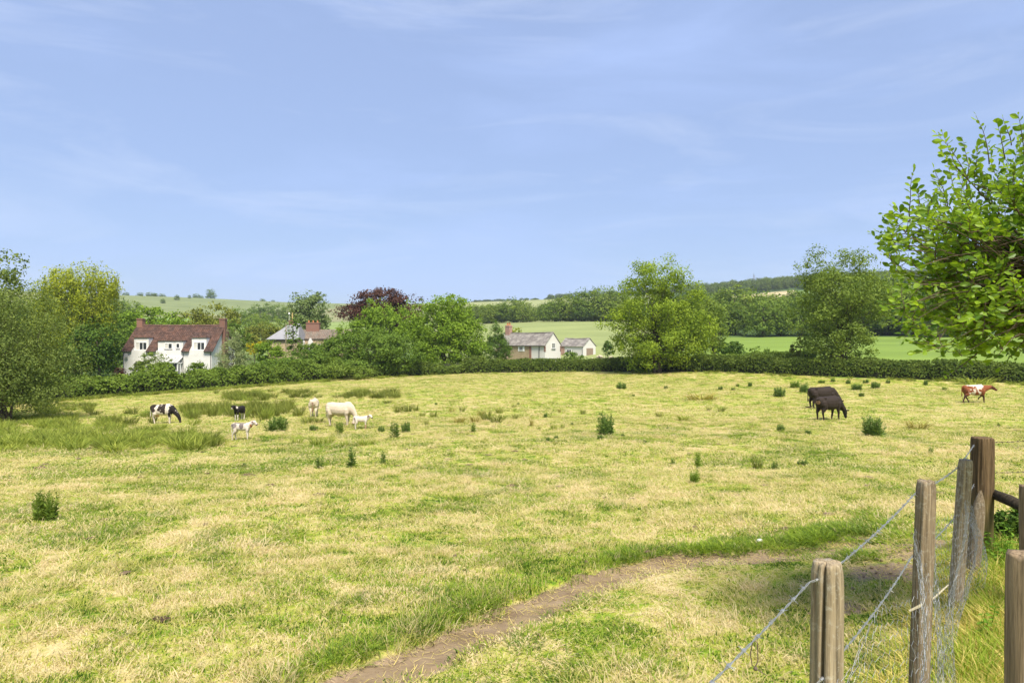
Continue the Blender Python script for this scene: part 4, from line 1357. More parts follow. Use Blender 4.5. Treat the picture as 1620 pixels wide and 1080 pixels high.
# ---- woods behind: prototypes with their own trunk, copied
def wood_protos():
    out = []
    for s, (mat, shape) in enumerate([('far', [((0, 0, .62), (.36, .36, .34)), ((.1, 0, .36), (.40, .38, .30)), ((0, 0, .18), (.38, .36, .18))]),
                                      ('farlight', [((0, 0, .60), (.40, .38, .34)), ((-.12, 0, .36), (.40, .36, .30)), ((0, 0, .18), (.38, .36, .18))]),
                                      ('far', [((0, 0, .66), (.30, .30, .32)), ((.05, .0, .38), (.40, .36, .32)), ((0, 0, .18), (.38, .36, .18))]),
                                      ('farlight', [((.05, 0, .58), (.44, .40, .36)), ((0, 0, .34), (.42, .40, .28)), ((0, 0, .16), (.38, .36, .16))])]):
        v, f, rnd, cl, C = crown_cloud(shape, 60, 3200, 0.05, 500 + s, 0.24, 0.6)
        v[:, 2] = np.maximum(v[:, 2], 0.01)
        mb = MB(); limbs(mb, (0, 0, 0), (0, 0, .8), .022, C, s, 12, twig=.002)
        out.append((np_mesh('crown', v, f, {'rnd': rnd, 'clump': cl}), np_mesh('trunk', np.array(mb.v) * 1.0, mb.f, {'rnd': np.array(mb.r)}), mat))
    return out


WP = wood_protos()


def wood_tree(px, d, H, k, wide, label, group, name='woodland_tree', sink=0.0):
    d = d / math.sqrt(1 + ((px - 810) / F) ** 2)
    x, y = (px - 810) / F * d, d
    z = gz(x, y) - sink
    root = empty(name, (x, y, z), random.uniform(0, 6.28), label=label, cat='tree', group=group)
    root.scale = (H * wide, H * wide, H)
    cr, tr, mat = WP[k]
    link('crown', cr, L[mat], root)
    link('trunk', tr, M['bark'], root)


rw = random.Random(77)
# wood edge on the right, standing behind the bright field
for i, px in enumerate(np.linspace(1100, 1480, 12)):
    wood_tree(px + rw.uniform(-6, 6), rw.uniform(209, 220), rw.uniform(9, 17), rw.choice((0, 2, 1, 3)), rw.uniform(1.0, 1.5), 'tree at the wood edge behind the bright green field', 'trees along the right wood edge')
for i, px in enumerate(np.linspace(1095, 1500, 18)):
    wood_tree(px + rw.uniform(-6, 6), rw.uniform(245, 275), rw.uniform(13, 18), rw.choice((1, 3, 3, 0)), rw.uniform(1, 1.3), 'tree in the second row of the right wood, above the wood edge', 'trees in the right wood')
# dark hedgerow wood beyond the meadow
for i, px in enumerate(np.linspace(766, 1000, 16)):
    wood_tree(px + rw.uniform(-4, 4), rw.uniform(322, 350), rw.uniform(7, 13) + max(0, (px - 880) / 30), rw.choice((0, 2, 1)), rw.uniform(1.0, 1.6), 'dark tree in the row beyond the pale meadow', 'tree row beyond the meadow')
for od, px in by_order([(920,), (940,), (955,)]):
    wood_tree(px, 318, rw.uniform(15, 18), rw.choice((0, 1)), 1.0, od + ' from the left of the taller trees ending the meadow tree row', 'tall trees beside the ash')
# trees on the left slope behind the farmhouse
for px, d, H in ((398, 300, 9), (412, 330, 10), (440, 250, 9), (375, 410, 12), (425, 520, 14), (440, 530, 14), (455, 540, 13), (405, 525, 13), (395, 420, 11), (188, 380, 15), (168, 430, 16), (206, 420, 15)):
    wood_tree(px, d, H, rw.choice((0, 1, 2)), 1.1, 'distant tree on the slope behind the farmhouse and cottage', 'trees on the left slope')
wood_tree(333, 985, 14.5, 0, 1.15, 'lone dark tree on the left hill skyline', None)
for od, px in by_order([(q,) for q in (182, 200, 222, 236, 245, 256, 415, 432, 310, 318)]):
    wood_tree(px, 990 + rw.uniform(0, 20), rw.uniform(4.5, 8), 0, 1.8, od + ' from the left of the low thickets on the left hill skyline', 'bushes along the left skyline', 'skyline_bush')
for od, px, d, H in by_order(((280, 850, 6), (182, 800, 8), (258, 780, 5), (245, 930, 4), (300, 905, 4))):
    wood_tree(px, d, H, 2, 1.4, od + ' from the left of the small bushes dotted on the open left hillside', 'bushes on the left hillside', 'hillside_bush')


def far_woods():
    pts, scl, idx, rot = [], [], [], []
    rg = np.random.default_rng(9)
    def add(px, d, H, wide):
        d = d / math.sqrt(1 + ((px - 810) / F) ** 2)
        x = (px - 810) / F * d
        pts.append((x, d, gz(x, d) - H * 0.05)); scl.append((H * wide, H * wide, H)); idx.append(int(rg.integers(0, 3))); rot.append((0, 0, rg.uniform(0, 6.28)))
    for i in range(900):                            # wooded ridge on the right
        px = rg.uniform(1080, 1760); d = rg.uniform(720, 1040)
        if px < 1262 and d < 735: continue
        add(px, d, rg.uniform(9, 14), rg.uniform(.9, 1.3))
    for i in range(420):                            # slope between the wood edge and the tan field
        px = rg.uniform(1070, 1620); d = rg.uniform(275, 545)
        if d > (470 if px > 1300 else 395): continue
        add(px, d, rg.uniform(9, 14), rg.uniform(.9, 1.3))
    for i in range(150):                            # skyline trees, middle
        px = rg.uniform(868, 1100); add(px, rg.uniform(940, 1010), rg.uniform(5, 9) + max(0, (px - 960) / 30), rg.uniform(1, 1.6))
    for i in range(60):
        px = rg.uniform(742, 880); add(px, rg.uniform(960, 990), rg.uniform(2.2, 4.5), rg.uniform(1.5, 2.4))
    for i in range(140):                            # mid band in front of the upper field
        px = rg.uniform(700, 1080); add(px, rg.uniform(400, 470), rg.uniform(8, 12), rg.uniform(1, 1.4))
    for i in range(160):                            # left, outside and behind the willow
        px = rg.uniform(-500, 190); add(px, rg.uniform(160, 420), rg.uniform(9, 14), rg.uniform(1, 1.3))
    pr = []
    for s in range(3):
        v, f, rnd, cl, C = crown_cloud([((0, 0, .6), (.40, .38, .36)), ((.1 * (s - 1), .05, .38), (.42, .40, .28))], 40, 1200, 0.075, 600 + s, 0.26, 0.6)
        pr.append(proto('far_crown', np_mesh('far_crown', v, f, {'rnd': rnd, 'clump': cl}), L['farhill' if s else 'far']))
    scatter('far_woodland', pts, rot, scl, idx, pr, 'distant woodland covering the hills behind the fields', 'woodland')


far_woods()
# ---------------------------------------------------------------- cattle
def m_hide():
    m, nt, n, l, b = new_mat('cattle_hide')
    c = N(nt, 'ShaderNodeAttribute', attribute_name='col')
    tc = n.new('ShaderNodeTexCoord')
    f = noise_n(nt, tc.outputs['Object'], 9, 5, 0.6)
    r = ramp(nt, [(0.3, (0.82, 0.80, 0.78)), (0.7, (1.08, 1.08, 1.08))])
    l.new(f, r.inputs['Fac'])
    l.new(mixc(nt, 1.0, c.outputs['Color'], r.outputs['Color'], 'MULTIPLY'), b.inputs['Base Color'])
    b.inputs['Roughness'].default_value = 0.75
    b.inputs['Specular IOR Level'].default_value = 0.2
    return m


M['hide'] = m_hide()
CREAM, BLACK, NEARBLACK, BROWN, DKBROWN, PINK = (0.55, 0.46, 0.35), (0.018, 0.015, 0.014), (0.030, 0.021, 0.016), (0.215, 0.068, 0.026), (0.06, 0.024, 0.014), (0.50, 0.27, 0.20)
WHITE = (0.60, 0.53, 0.45)


def cattle(label, px, py, hpx, heading, pose='graze', base=CREAM, patches=(), calf=False, beef=1.0, legs=None, tail='down', udder=False, headcol=None, muzzle=PINK, legcol=None, warp=0.25, seed=1, group=None, name='cow', earcol=None, mottle=None, xs=1.0):
    x, y = ground_px(px, py)
    S = hpx * y / F / 1.43
    mb = MB()
    q = 0.80 if calf else 1.0
    zc0 = 0.10 if calf else 0.0
    lx = 0.80 if calf else 1.0
    # barrel: stations (x, z centre, half height, half width)
    st = [(-.90, 1.20, .06, .07), (-.86, 1.15, .19, .17), (-.74, 1.08, .31, .25), (-.55, 1.05, .36, .285), (-.25, 1.005, .385, .325), (.05, .985, .40, .345), (.33, .99, .395, .325), (.56, 1.02, .375, .275), (.74, 1.07, .32, .22), (.88, 1.10, .22, .16), (.95, 1.10, .10, .08)]
    vs, fs, sg = [], [], 14
    for i, (sx, zc, hz, hy) in enumerate(st):
        hz, hy = hz * q, hy * q * beef
        zc = zc + (1.36 - zc) * (0.20 if calf else 0)
        for k in range(sg):
            t = 2 * math.pi * k / sg
            cc, ss = math.cos(t), math.sin(t)
            w = abs(cc) ** 0.85 * (1 if cc > 0 else -1)
            hh = abs(ss) ** 0.9 * (1 if ss > 0 else -1)
            zz = zc + hh * hz * (1.0 if ss < 0 else (0.97 if beef < 1.1 else 1.05))
            vs.append((sx * lx, w * hy, zz))
    for i in range(len(st) - 1):
        for k in range(sg):
            k2 = (k + 1) % sg
            fs.append((i * sg + k, i * sg + k2, (i + 1) * sg + k2, (i + 1) * sg + k))
    fs.append(tuple(range(sg))[::-1]); fs.append(tuple((len(st) - 1) * sg + k for k in range(sg)))
    mb.add(vs, fs)
    # neck and head
    hb = 1.18 if calf else 1.0
    if pose == 'graze':
        poll, muz = Vector((1.30 * lx, 0, .52)), Vector((1.43 * lx, 0.02, .07))
        neck = [(.62 * lx, 0, 1.10), (.86 * lx, 0, .98), (1.08 * lx, 0, .76), poll]
    elif pose == 'low':
        poll, muz = Vector((1.15 * lx, 0, .62)), Vector((1.05 * lx, -.18, .16))
        neck = [(.62 * lx, 0, 1.10), (.84 * lx, 0, 1.0), (1.02 * lx, 0, .82), poll]
    elif pose == 'walk':
        poll, muz = Vector((1.36, 0, 1.24)), Vector((1.78, .0, .98))
        neck = [(.62, 0, 1.10), (.88, 0, 1.14), (1.12, 0, 1.20), poll]
    elif pose == 'turn':
        poll, muz = Vector((1.12 * lx, -.04, 1.44)), Vector((1.46 * lx, -.22, 1.19))
        neck = [(.56 * lx, 0, 1.12), (.80 * lx, 0, 1.20), (.98 * lx, -.02, 1.32), poll]
    else:
        poll, muz = Vector((1.14 * lx, 0, 1.46)), Vector((1.52 * lx, 0, 1.20))
        neck = [(.56 * lx, 0, 1.12), (.80 * lx, 0, 1.20), (.99 * lx, 0, 1.33), poll]
    nq = .98 if calf else q
    mb.tube(neck, [.30 * nq * min(beef, 1.2), .25 * nq * min(beef, 1.2), .185 * nq, .145 * nq], 12, flat=.72)
    hd = muz - poll
    mb.tube([poll - hd * .12, poll + hd * .10, poll + hd * .38, poll + hd * .72, poll + hd * .93, poll + hd * 1.02],
            [.09 * hb, .135 * hb, .125 * hb, .088 * hb, .092 * hb, .06 * hb], 12, flat=.86)
    side = hd.cross(Vector((0, 0, 1))).normalized()
    if side.length < .5: side = Vector((0, 1, 0))
    upv = side.cross(hd).normalized()
    if upv.z < 0: upv = -upv
    bk = -hd.normalized()
    for sg_ in (-1, 1):
        e0 = poll + side * sg_ * .10 * hb + hd * .02
        mb.tube([e0, e0 + side * sg_ * .09 * hb + bk * .02 + upv * .01, e0 + side * sg_ * .17 * hb + bk * .04, e0 + side * sg_ * .23 * hb + bk * .04 - upv * .02], [.03, .058, .052, .012], 8, flat=.55)
        # brow over the eye
        mb.ball(poll + hd * .30 + side * sg_ * .095 * hb + upv * .05, .036, 8, 6)
    # legs: hip/shoulder anchor, then offsets of the lower joints
    lg = legs or [(0, 0), (0, 0), (0, 0), (0, 0)]
    bw = .17 * q * (1.1 if beef > 1.1 else 1)
    th = 1.15 if beef > 1.1 else 1.0
    for i, sy in enumerate((-1, 1)):                       # fore
        dx, lift = lg[i]
        Y = sy * bw
        mb.tube([(.58 * lx, Y, 1.02), (.60 * lx, Y * 1.05, .80), (.56 * lx + dx * .25, Y * 1.02, .64), (.60 * lx + dx * .6 + lift * .25, Y, .40 + lift * .35), (.585 * lx + dx * .9 - lift * .2, Y, .14 + lift * .6), (.60 * lx + dx - lift * .35, Y, .05 + lift * .62), (.62 * lx + dx - lift * .4, Y, .0 + lift * .58)],
                [.16 * q * th, .145 * q * th, .10 * th * q, .066, .048, .052, .062], 10)
    for i, sy in enumerate((-1, 1)):                       # hind
        dx, lift = lg[2 + i]
        Y = sy * bw * 1.02
        mb.tube([(-.60 * lx, Y * .8, 1.10), (-.60 * lx, Y, .92), (-.54 * lx + dx * .15, Y * 1.1, .72), (-.70 * lx + dx * .45, Y * 1.05, .49 + lift * .2), (-.675 * lx + dx * .8, Y, .28 + lift * .4), (-.655 * lx + dx, Y, .12 + lift * .5), (-.63 * lx + dx, Y, .0 + lift * .5)],
                [.20 * q * th, .205 * q * th, .165 * q * th, .075 * th, .052, .050, .062], 10)
    if not calf and beef < 1.1:
        for sy in (-1, 1):
            mb.ball((-.50, sy * .21, 1.31), (.10, .08, .085), 8, 6)      # hip bones
            mb.ball((-.82, sy * .11, 1.22), (.07, .06, .07), 8, 6)      # pin bones
            mb.ball((.56, sy * .17, 1.08), (.13, .10, .26), 8, 6)       # shoulder
        mb.tube([(-.8, 0, 1.33), (0, 0, 1.365), (.6, 0, 1.40)], [.05, .05, .06], 8)
    if udder:
        mb.ball((-.40, 0, .66), (.19, .15, .13), 10, 7)
        for ux in (-.48, -.34):
            for uy in (-.06, .06):
                mb.tube([(ux, uy, .58), (ux, uy, .49)], [.028, .02], 6)
    if beef > 1.1:
        mb.ball((.05, 0, .66), (.16, .06, .10), 8, 6)       # sheath
        mb.ball((.80, 0, .86), (.16, .09, .20), 8, 6)       # dewlap
        mb.ball((.60, 0, 1.34), (.30, .14, .14), 8, 6)      # crest
    bx = -.89 * lx
    if tail == 'swing':
        tp = [(bx + .06, 0, 1.30), (bx - .08, 0, 1.24), (bx - .20, .05, 1.00), (bx - .34, .12, .84), (bx - .55, .18, .80), (bx - .78, .24, .86)]
        tr = [.05, .042, .034, .03, .05, .02]
    else:
        tz = .46 if not calf else .62
        tp = [(bx + .06, 0, 1.30), (bx - .05, 0, 1.24), (bx - .075, .01, 1.0), (bx - .06, .01, .78), (bx - .05, .015, .62), (bx - .05, .02, tz)]
        tr = [.05, .042, .032, .028, .05, .022]
    mb.tube(tp, tr, 8)
    me = np_mesh('tmp', np.array(mb.v), mb.f)
    ob = bpy.data.objects.new('tmp', me)
    COL.objects.link(ob)
    rm = ob.modifiers.new('r', 'REMESH'); rm.mode = 'VOXEL'; rm.voxel_size = 0.026
    sm = ob.modifiers.new('s', 'SMOOTH'); sm.factor = 0.5; sm.iterations = 4
    dg = bpy.context.evaluated_depsgraph_get()
    ev = ob.evaluated_get(dg)
    out = bpy.data.meshes.new_from_object(ev)
    bpy.data.objects.remove(ob)
    nv = len(out.vertices)
    co = np.empty(nv * 3, np.float32); out.vertices.foreach_get('co', co); co = co.reshape(-1, 3)
    colr = np.tile(np.array(base), (nv, 1))
    wx = vnoise(co[:, 0] + seed * 7, co[:, 2] + co[:, 1] * 1.7 + 3, 3.5) - .5 + .5 * (vnoise(co[:, 0] + seed * 3, co[:, 2] + co[:, 1], 9) - .5)
    if legcol is not None:
        colr[co[:, 2] < .62 + .15 * wx] = legcol
    for p in patches:
        cx, cz, rx, rz, c = p[:5]
        s_ = p[5] if len(p) > 5 else 0          # 1 / -1: only that flank
        k = ((co[:, 0] - cx) / rx) ** 2 + ((co[:, 2] - cz) / rz) ** 2 + wx * 2.6 * warp < 1
        if s_: k &= co[:, 1] * s_ > -.03
        colr[k] = c
    if mottle is not None:
        k = (vnoise(co[:, 0] * 1.0 + 4.2, co[:, 2] * 1.2 + co[:, 1] * .8 + 9.1, 4.2) * .6 + vnoise(co[:, 0] + 1.7, co[:, 2] + co[:, 1], 9.5) * .4 > .49 + .35 * np.abs((co[:, 0] + .02) / .75) ** 3) & (co[:, 2] > .68) & (np.abs(co[:, 0]) < .68)
        colr[k] = mottle
    P0, H = np.array(poll), np.array(hd)
    t = ((co - P0) @ H) / (H @ H)
    dist = np.linalg.norm(co - P0 - t[:, None] * H, axis=1)
    inhead = (t > -.2) & (dist < .24 * hb) & (co[:, 0] > .75 * lx)
    if headcol is not None: colr[inhead] = headcol
    colr[inhead & (t > .86)] = muzzle
    ears = (np.abs((co - P0) @ np.array(side)) > .13 * hb) & (np.abs(t) < .25) & (dist < .35) & (co[:, 0] > .8 * lx)
    if earcol is not None: colr[ears] = earcol
    for sg_ in (-1, 1):
        ep = np.array(poll + hd * .33 + side * sg_ * .115 * hb + upv * .03)
        colr[np.linalg.norm(co - ep, axis=1) < .035] = (.01, .008, .008)
    if udder: colr[(np.abs(co[:, 0] + .41) < .2) & (np.abs(co[:, 1]) < .17) & (co[:, 2] < .66) & (co[:, 2] > .45)] = (.42, .26, .17)
    colr[(co[:, 2] < .05)] = (.06, .05, .04)
    a = out.attributes.new('col', 'FLOAT_COLOR', 'POINT')
    a.data.foreach_set('color', np.hstack([colr, np.ones((nv, 1))]).astype(np.float32).ravel())
    out.polygons.foreach_set('use_smooth', np.ones(len(out.polygons), bool))
    out.materials.clear(); out.materials.append(M['hide'])
    out.name = name
    o = link(name, out, None, None, (x, y, gz(x, y) - .01), R(heading))
    o.scale = (S * xs, S, S)
    tag(o, label, 'calf' if calf else ('bull' if beef > 1.1 else 'cow'), group)
    return o


cattle('black and white cow grazing head down at the left of the field', 257, 670, 31.5, 4, 'graze', WHITE,
       [(-.66, 1.18, .28, .34, NEARBLACK), (.02, 1.12, .30, .33, NEARBLACK), (.25, .82, .10, .13, NEARBLACK), (.86, .95, .30, .52, BLACK), (1.15, .6, .4, .5, BLACK)], udder=True, headcol=BLACK, muzzle=BLACK, warp=.6, legs=[(.05, 0), (-.1, 0), (.12, 0), (-.1, 0)], seed=2, earcol=BLACK, xs=.88)
cattle('black calf with white legs and face blaze, facing the camera among rushes', 379, 664, 23.0, -104, 'up', BLACK, [(.62, 1.4, .22, .25, WHITE)], calf=True, legcol=WHITE, headcol=BLACK, muzzle=WHITE, seed=3, name='calf')
cattle('white calf with grey back patches and brown neck standing side on', 382, 696, 29.0, 2, 'up', WHITE,
       [(-.52, 1.18, .24, .20, (.20, .17, .16)), (.08, 1.16, .17, .24, (.17, .14, .13)), (-.1, 1.36, .5, .05, (.2, .17, .15)), (.86, 1.18, .19, .28, (.30, .12, .045))], calf=True, headcol=(.55, .46, .42), muzzle=(.06, .045, .04), earcol=(.16, .06, .03), seed=4, legs=[(.04, 0), (-.06, 0), (-.14, 0), (.04, 0)], name='calf')
cattle('cream white cow seen from behind, left of the bull', 497, 659, 29.5, 100, 'graze', CREAM, [(-.95, .7, .12, .45, (.30, .16, .11))], beef=1.08, seed=5)
cattle('big cream white bull grazing with bowed neck', 537, 673, 37.5, -14, 'low', CREAM, [], beef=1.24, xs=.94, seed=6, muzzle=(.55, .36, .30), legs=[(.06, 0), (-.12, 0), (.08, 0), (-.1, 0)], name='bull')
cattle('small white calf standing under the head of the white bull', 571, 679, 22.0, 8, 'turn', WHITE, [(-.62, 1.05, .10, .22, (.25, .2, .19)), (.45, .3, .3, .25, (.45, .27, .19))], calf=True, muzzle=(.05, .04, .04), earcol=(.13, .08, .06), seed=7, name='calf')
cattle('black cow partly hidden behind the other black cow', 1300, 647, 36, 10, 'graze', NEARBLACK, [], headcol=BLACK, muzzle=BLACK, seed=8)
cattle('nearer black cow grazing with its tail swung out', 1311, 664, 38.5, 24, 'graze', NEARBLACK, [(-.90, 1.0, .045, .16, (.30, .18, .12))], udder=True, headcol=BLACK, muzzle=BLACK, tail='swing', legs=[(.03, 0), (-.16, 0), (.06, 0), (-.04, 0)], seed=9)
cattle('brown and white cow walking to the right by the hedge', 1541, 637, 29.0, 0, 'walk', BROWN,
       [(-.30, 1.36, .30, .06, WHITE), (.30, 1.34, .30, .08, WHITE), (.78, .70, .06, .12, WHITE)], headcol=(.115, .04, .026), muzzle=DKBROWN, legcol=DKBROWN, legs=[(.08, .0), (.02, .45), (-.30, 0), (.34, 0)], warp=.55, seed=10, mottle=WHITE)

# ---------------------------------------------------------------- thistles, rushes and other plants of the field
def spiky(nstem, nleaf, seed, width, hmin, leaf, taper=0.5, aspect=0.26, lean=0.12):
    """leafy weed of unit height: upright stems set with narrow leaves"""
    rg = np.random.default_rng(seed)
    c, nr, sz, drn = [], [], [], []
    mb = MB()
    for s in range(nstem):
        a = rg.uniform(0, 6.28); r = width * .5 * math.sqrt(rg.uniform(0, 1)) * .75
        h = rg.uniform(hmin, 1.0) * (1 - .35 * (r / (width * .5)) ** 2)
        b0 = np.array([math.cos(a) * r * .8, math.sin(a) * r * .8, -.02]); t0 = np.array([math.cos(a) * r * (1 + lean), math.sin(a) * r * (1 + lean), h])
        mb.tube([b0, (b0 + t0) / 2, t0], [.012, .010, .004], 4, cap=False)
        for k in range(nleaf):
            t = rg.uniform(.06, 1.0)
            p = b0 + (t0 - b0) * t
            az = rg.uniform(0, 6.28)
            out = np.array([math.cos(az), math.sin(az), rg.uniform(-.1, .9) + .5 * t])
            out /= np.linalg.norm(out)
            ls = leaf * (1 - taper * t) * rg.uniform(.6, 1.3)
            c.append(p + out * ls * .5); drn.append(out); sz.append(ls)
    c, drn, sz = np.array(c), np.array(drn), np.array(sz)
    n = rg.normal(size=c.shape); n[:, 2] += 1.0
    n -= drn * np.sum(n * drn, 1)[:, None]; n /= np.linalg.norm(n, axis=1)[:, None]
    b = np.cross(n, drn)
    s_ = sz[:, None]
    V = np.stack([c - drn * s_ * .5, c + b * s_ * aspect * .5, c + drn * s_ * .5 - n * s_ * .06, c - b * s_ * aspect * .5], 1).reshape(-1, 3)
    Fq = np.arange(len(V)).reshape(-1, 4)
    rnd = np.repeat(rg.uniform(0, 1, len(c)), 4)
    nb = len(V)
    Va = np.vstack([V, np.array(mb.v)])
    fa = np.vstack([Fq, np.array(mb.f) + nb])
    return np_mesh('thistle', Va, fa, {'rnd': np.concatenate([rnd, np.full(len(mb.v), .3)]), 'clump': np.full(len(Va), .5)})


THI = {'bush': [spiky(34, 34, 1, .95, .6, .20), spiky(30, 34, 2, .95, .5, .22), spiky(38, 32, 3, .95, .65, .19)],
       'spire': [spiky(4, 60, 4, .42, .7, .22, .55), spiky(3, 70, 5, .40, .75, .24, .55), spiky(7, 46, 6, .5, .6, .2, .5)]}
for me in THI['bush'] + THI['spire']: pass
_mcache = {}


def mesh_with(me, mat):
    k = (me.name, mat)
    if k not in _mcache:
        m2 = me.copy(); m2.materials.clear(); m2.materials.append(L[mat]); _mcache[k] = m2
    return _mcache[k]


def plant(px, py, h, w, kind, label, mat='thistle', group=None, name='thistle', cat='thistle', rg=random.Random(3)):
    x, y = ground_px(px, py)
    me = mesh_with(rg.choice(THI[kind]), mat)
    o = link(name, me, None, None, (x, y, gz(x, y)), rg.uniform(0, 6.28))
    H = h * y / F; Wd = w * y / F / (1.0 if kind == 'bush' else .5)
    o.scale = (Wd, Wd, H)
    return tag(o, label, cat, group)


plant(70, 824, 54, 46, 'bush', 'feathery dark green weed standing alone at far left foreground', 'fern', name='fernlike_weed', cat='weed')
plant(958, 688, 40, 34, 'bush', 'large upright thistle clump near the middle of the field')
plant(1383, 690, 36, 44, 'bush', 'wide grey green thistle bush right of the black cows')
plant(437, 682, 26, 46, 'bush', 'broad dark thistle clump right of the brown necked calf')
plant(553, 739, 36, 22, 'spire', 'tallest dark thistle of the three below the white bull')
plant(505, 741, 22, 15, 'spire', 'left thistle of the three below the white bull')
plant(605, 734, 22, 12, 'spire', 'slim right thistle of the three below the white bull')
plant(538, 685, 22, 16, 'spire', 'light green thistle in front of the white bull', 'thistlelt')
plant(625, 692, 30, 19, 'spire', 'tall thistle of the pair right of the white calf')
plant(642, 684, 20, 19, 'bush', 'shorter round thistle of the pair right of the white calf')
plant(603, 683, 11, 14, 'bush', 'small round thistle just right of the white calf')
plant(496, 681, 10, 18, 'bush', 'low thistle tuft below the cow seen from behind')
plant(750, 683, 16, 11, 'spire', 'single bright thistle left of the large middle clump', 'thistlelt')
plant(983, 615, 12, 20, 'bush', 'round thistle tuft beyond the large middle clump')
plant(1106, 742, 31, 17, 'spire', 'tall light thistle standing above another in the right field', 'thistlelt')
plant(1099, 763, 21, 20, 'bush', 'leafy light thistle just below the tall light one', 'thistlelt')
plant(1235, 682, 13, 16, 'bush', 'thistle tuft left of and below the nearer black cow')
plant(1226, 743, 15, 13, 'spire', 'small thistle right of the near rush clump')
plant(1270, 737, 12, 22, 'bush', 'spread low thistle near the fence, right of the rush clump')
plant(1066, 735, 12, 10, 'spire', 'little dark thistle left of the tall light thistle')
plant(1279, 687, 8, 14, 'bush', 'low leafy tuft left of the wide thistle bush')
plant(1578, 676, 9, 9, 'spire', 'tiny bright thistle below the brown and white cow', 'thistlelt')
plant(1473, 717, 11, 10, 'bush', 'pale spreading weed left of the gatepost', 'thistlelt', name='weed', cat='weed')
plant(386, 739, 9, 9, 'spire', 'tiny thistle on the bare patch at left', 'thistle')
plant(130, 700, 8, 12, 'bush', 'low tuft of leaves at the left rush bed edge', 'fern')
for od, px, py, h, w in by_order(((1233, 627, 17, 23), (1258, 613, 13, 19), (1272, 621, 18, 18), (1187, 611, 8, 9), (1140, 616, 6, 10), (1160, 617, 5, 9), (1167, 611, 5, 7), (1356, 617, 12, 22), (1385, 614, 12, 18), (1342, 607, 8, 10), (1363, 627, 7, 11), (1464, 609, 9, 9), (1494, 617, 6, 10), (1370, 606, 7, 12), (1300, 606, 6, 14), (1318, 604, 7, 9), (1405, 606, 6, 9))):
    plant(px, py, h, w, 'bush', od + ' from the left of the thistle tufts in the band before the right hedge', 'thistle' if rng.random() < .7 else 'thistlelt', 'thistle tufts before the right hedge')
for od, px, py, h, w in by_order(((1053, 615, 6, 9), (1002, 627, 4, 7), (863, 660, 8, 8), (867, 698, 8, 8), (1056, 680, 6, 5), (880, 694, 6, 9), (905, 672, 5, 6), (1020, 700, 5, 9), (820, 640, 4, 6), (690, 640, 4, 6), (985, 690, 5, 8), (950, 694, 7, 14))):
    plant(px, py, h, w, 'bush', od + ' from the left of the tiny thistles dotted over the middle field', 'thistle', 'tiny thistles in the middle field')

RUSH = []
for s in range(3):
    v, f, r_ = blades(95, .26, .45, 1.08, .026, .26, 40 + s, .25, .1)
    RUSH.append(np_mesh('rush_clump', v, f, {'rnd': r_, 'clump': np.full(len(v), .2 + .3 * s)}))


def rush(px, py, h, w, label, mat='rush', group=None, rg=random.Random(8)):
    x, y = ground_px(px, py)
    k = rg.choice(RUSH)
    o = link('rush_clump', mesh_with(k, mat), None, None, (x, y, gz(x, y)), rg.uniform(0, 6.28))
    H = h * y / F; Wd = w * y / F / .85
    o.scale = (Wd, Wd * .9, H)
    return tag(o, label, 'rushes', group)


rush(1198, 741, 25, 21, 'upright rush clump in the right foreground pasture')
rush(1141, 651, 11, 15, 'dark rush clump left of the black cows')
rush(1043, 660, 11, 15, 'single dark rush clump right of the large thistle')
rush(1451, 678, 17, 42, 'wide brownish rush clump right of the thistle bush', 'rushbr')
rush(1110, 632, 13, 68, 'broad pale brown rush patch left of the black cows', 'rushbr')
rush(1082, 665, 12, 28, 'pale loose rush tuft right of the large thistle', 'rushlt')
rush(922, 655, 11, 11, 'small rush clump up left of the large thistle')
rush(1122, 650, 8, 9, 'thin rush tuft beside the dark one left of the black cows')
for od, px, py, h, w in by_order(((630, 652, 15, 20), (645, 651, 16, 20), (658, 650, 14, 14))):
    rush(px, py, h, w, od + ' from the left of three rush clumps in the row above the white calf', 'rush', 'rush row above the white calf')
for od, px, py, h, w in by_order(((668, 659, 10, 14), (686, 660, 13, 18), (715, 652, 10, 12), (731, 651, 11, 12), (675, 673, 12, 9), (726, 668, 12, 24), (752, 668, 14, 22), (770, 664, 20, 24), (785, 668, 15, 26), (790, 654, 14, 15), (815, 663, 11, 12), (841, 673, 17, 8), (795, 632 + 32, 10, 14), (885, 652, 8, 7), (813, 645, 7, 9), (760, 658, 12, 16))):
    rush(px, py, h, w, od + ' from the left of the rush clumps in the scattered patch left of middle', 'rushbr' if rng.random() < .4 else 'rush', 'scattered rush clumps left of middle')
for od, px, py, h, w in by_order(((876, 679, 12, 14), (890, 677, 9, 10), (852, 680, 8, 9))):
    rush(px, py, h, w, od + ' from the left of three sparse tufts left of the large thistle', 'rushlt', 'sparse tufts left of the large thistle')
rush(613, 638, 8, 18, 'dark low rush tuft above the white calf, near the hedge')
for od, px, py, h, w in by_order(((470, 702, 14, 26), (500, 704, 18, 28), (520, 702, 16, 24), (545, 706, 12, 20), (575, 704, 13, 24), (590, 702, 10, 16))):
    rush(px, py, h, w, od + ' from the left of six pale rush clumps in the row below the bull', 'rushlt', 'loose rush row below the bull')
for od, px, py, h, w in by_order(((487, 669, 15, 26), (475, 652, 14, 22), (505, 668, 12, 20))):
    rush(px, py, h, w, od + ' from the left of three rush clumps beside the cow seen from behind', 'rush', 'rush clumps by the rear view cow')
rush(1545, 607, 15, 60, 'tall pale grass growing behind the brown and white cow', 'rushlt')


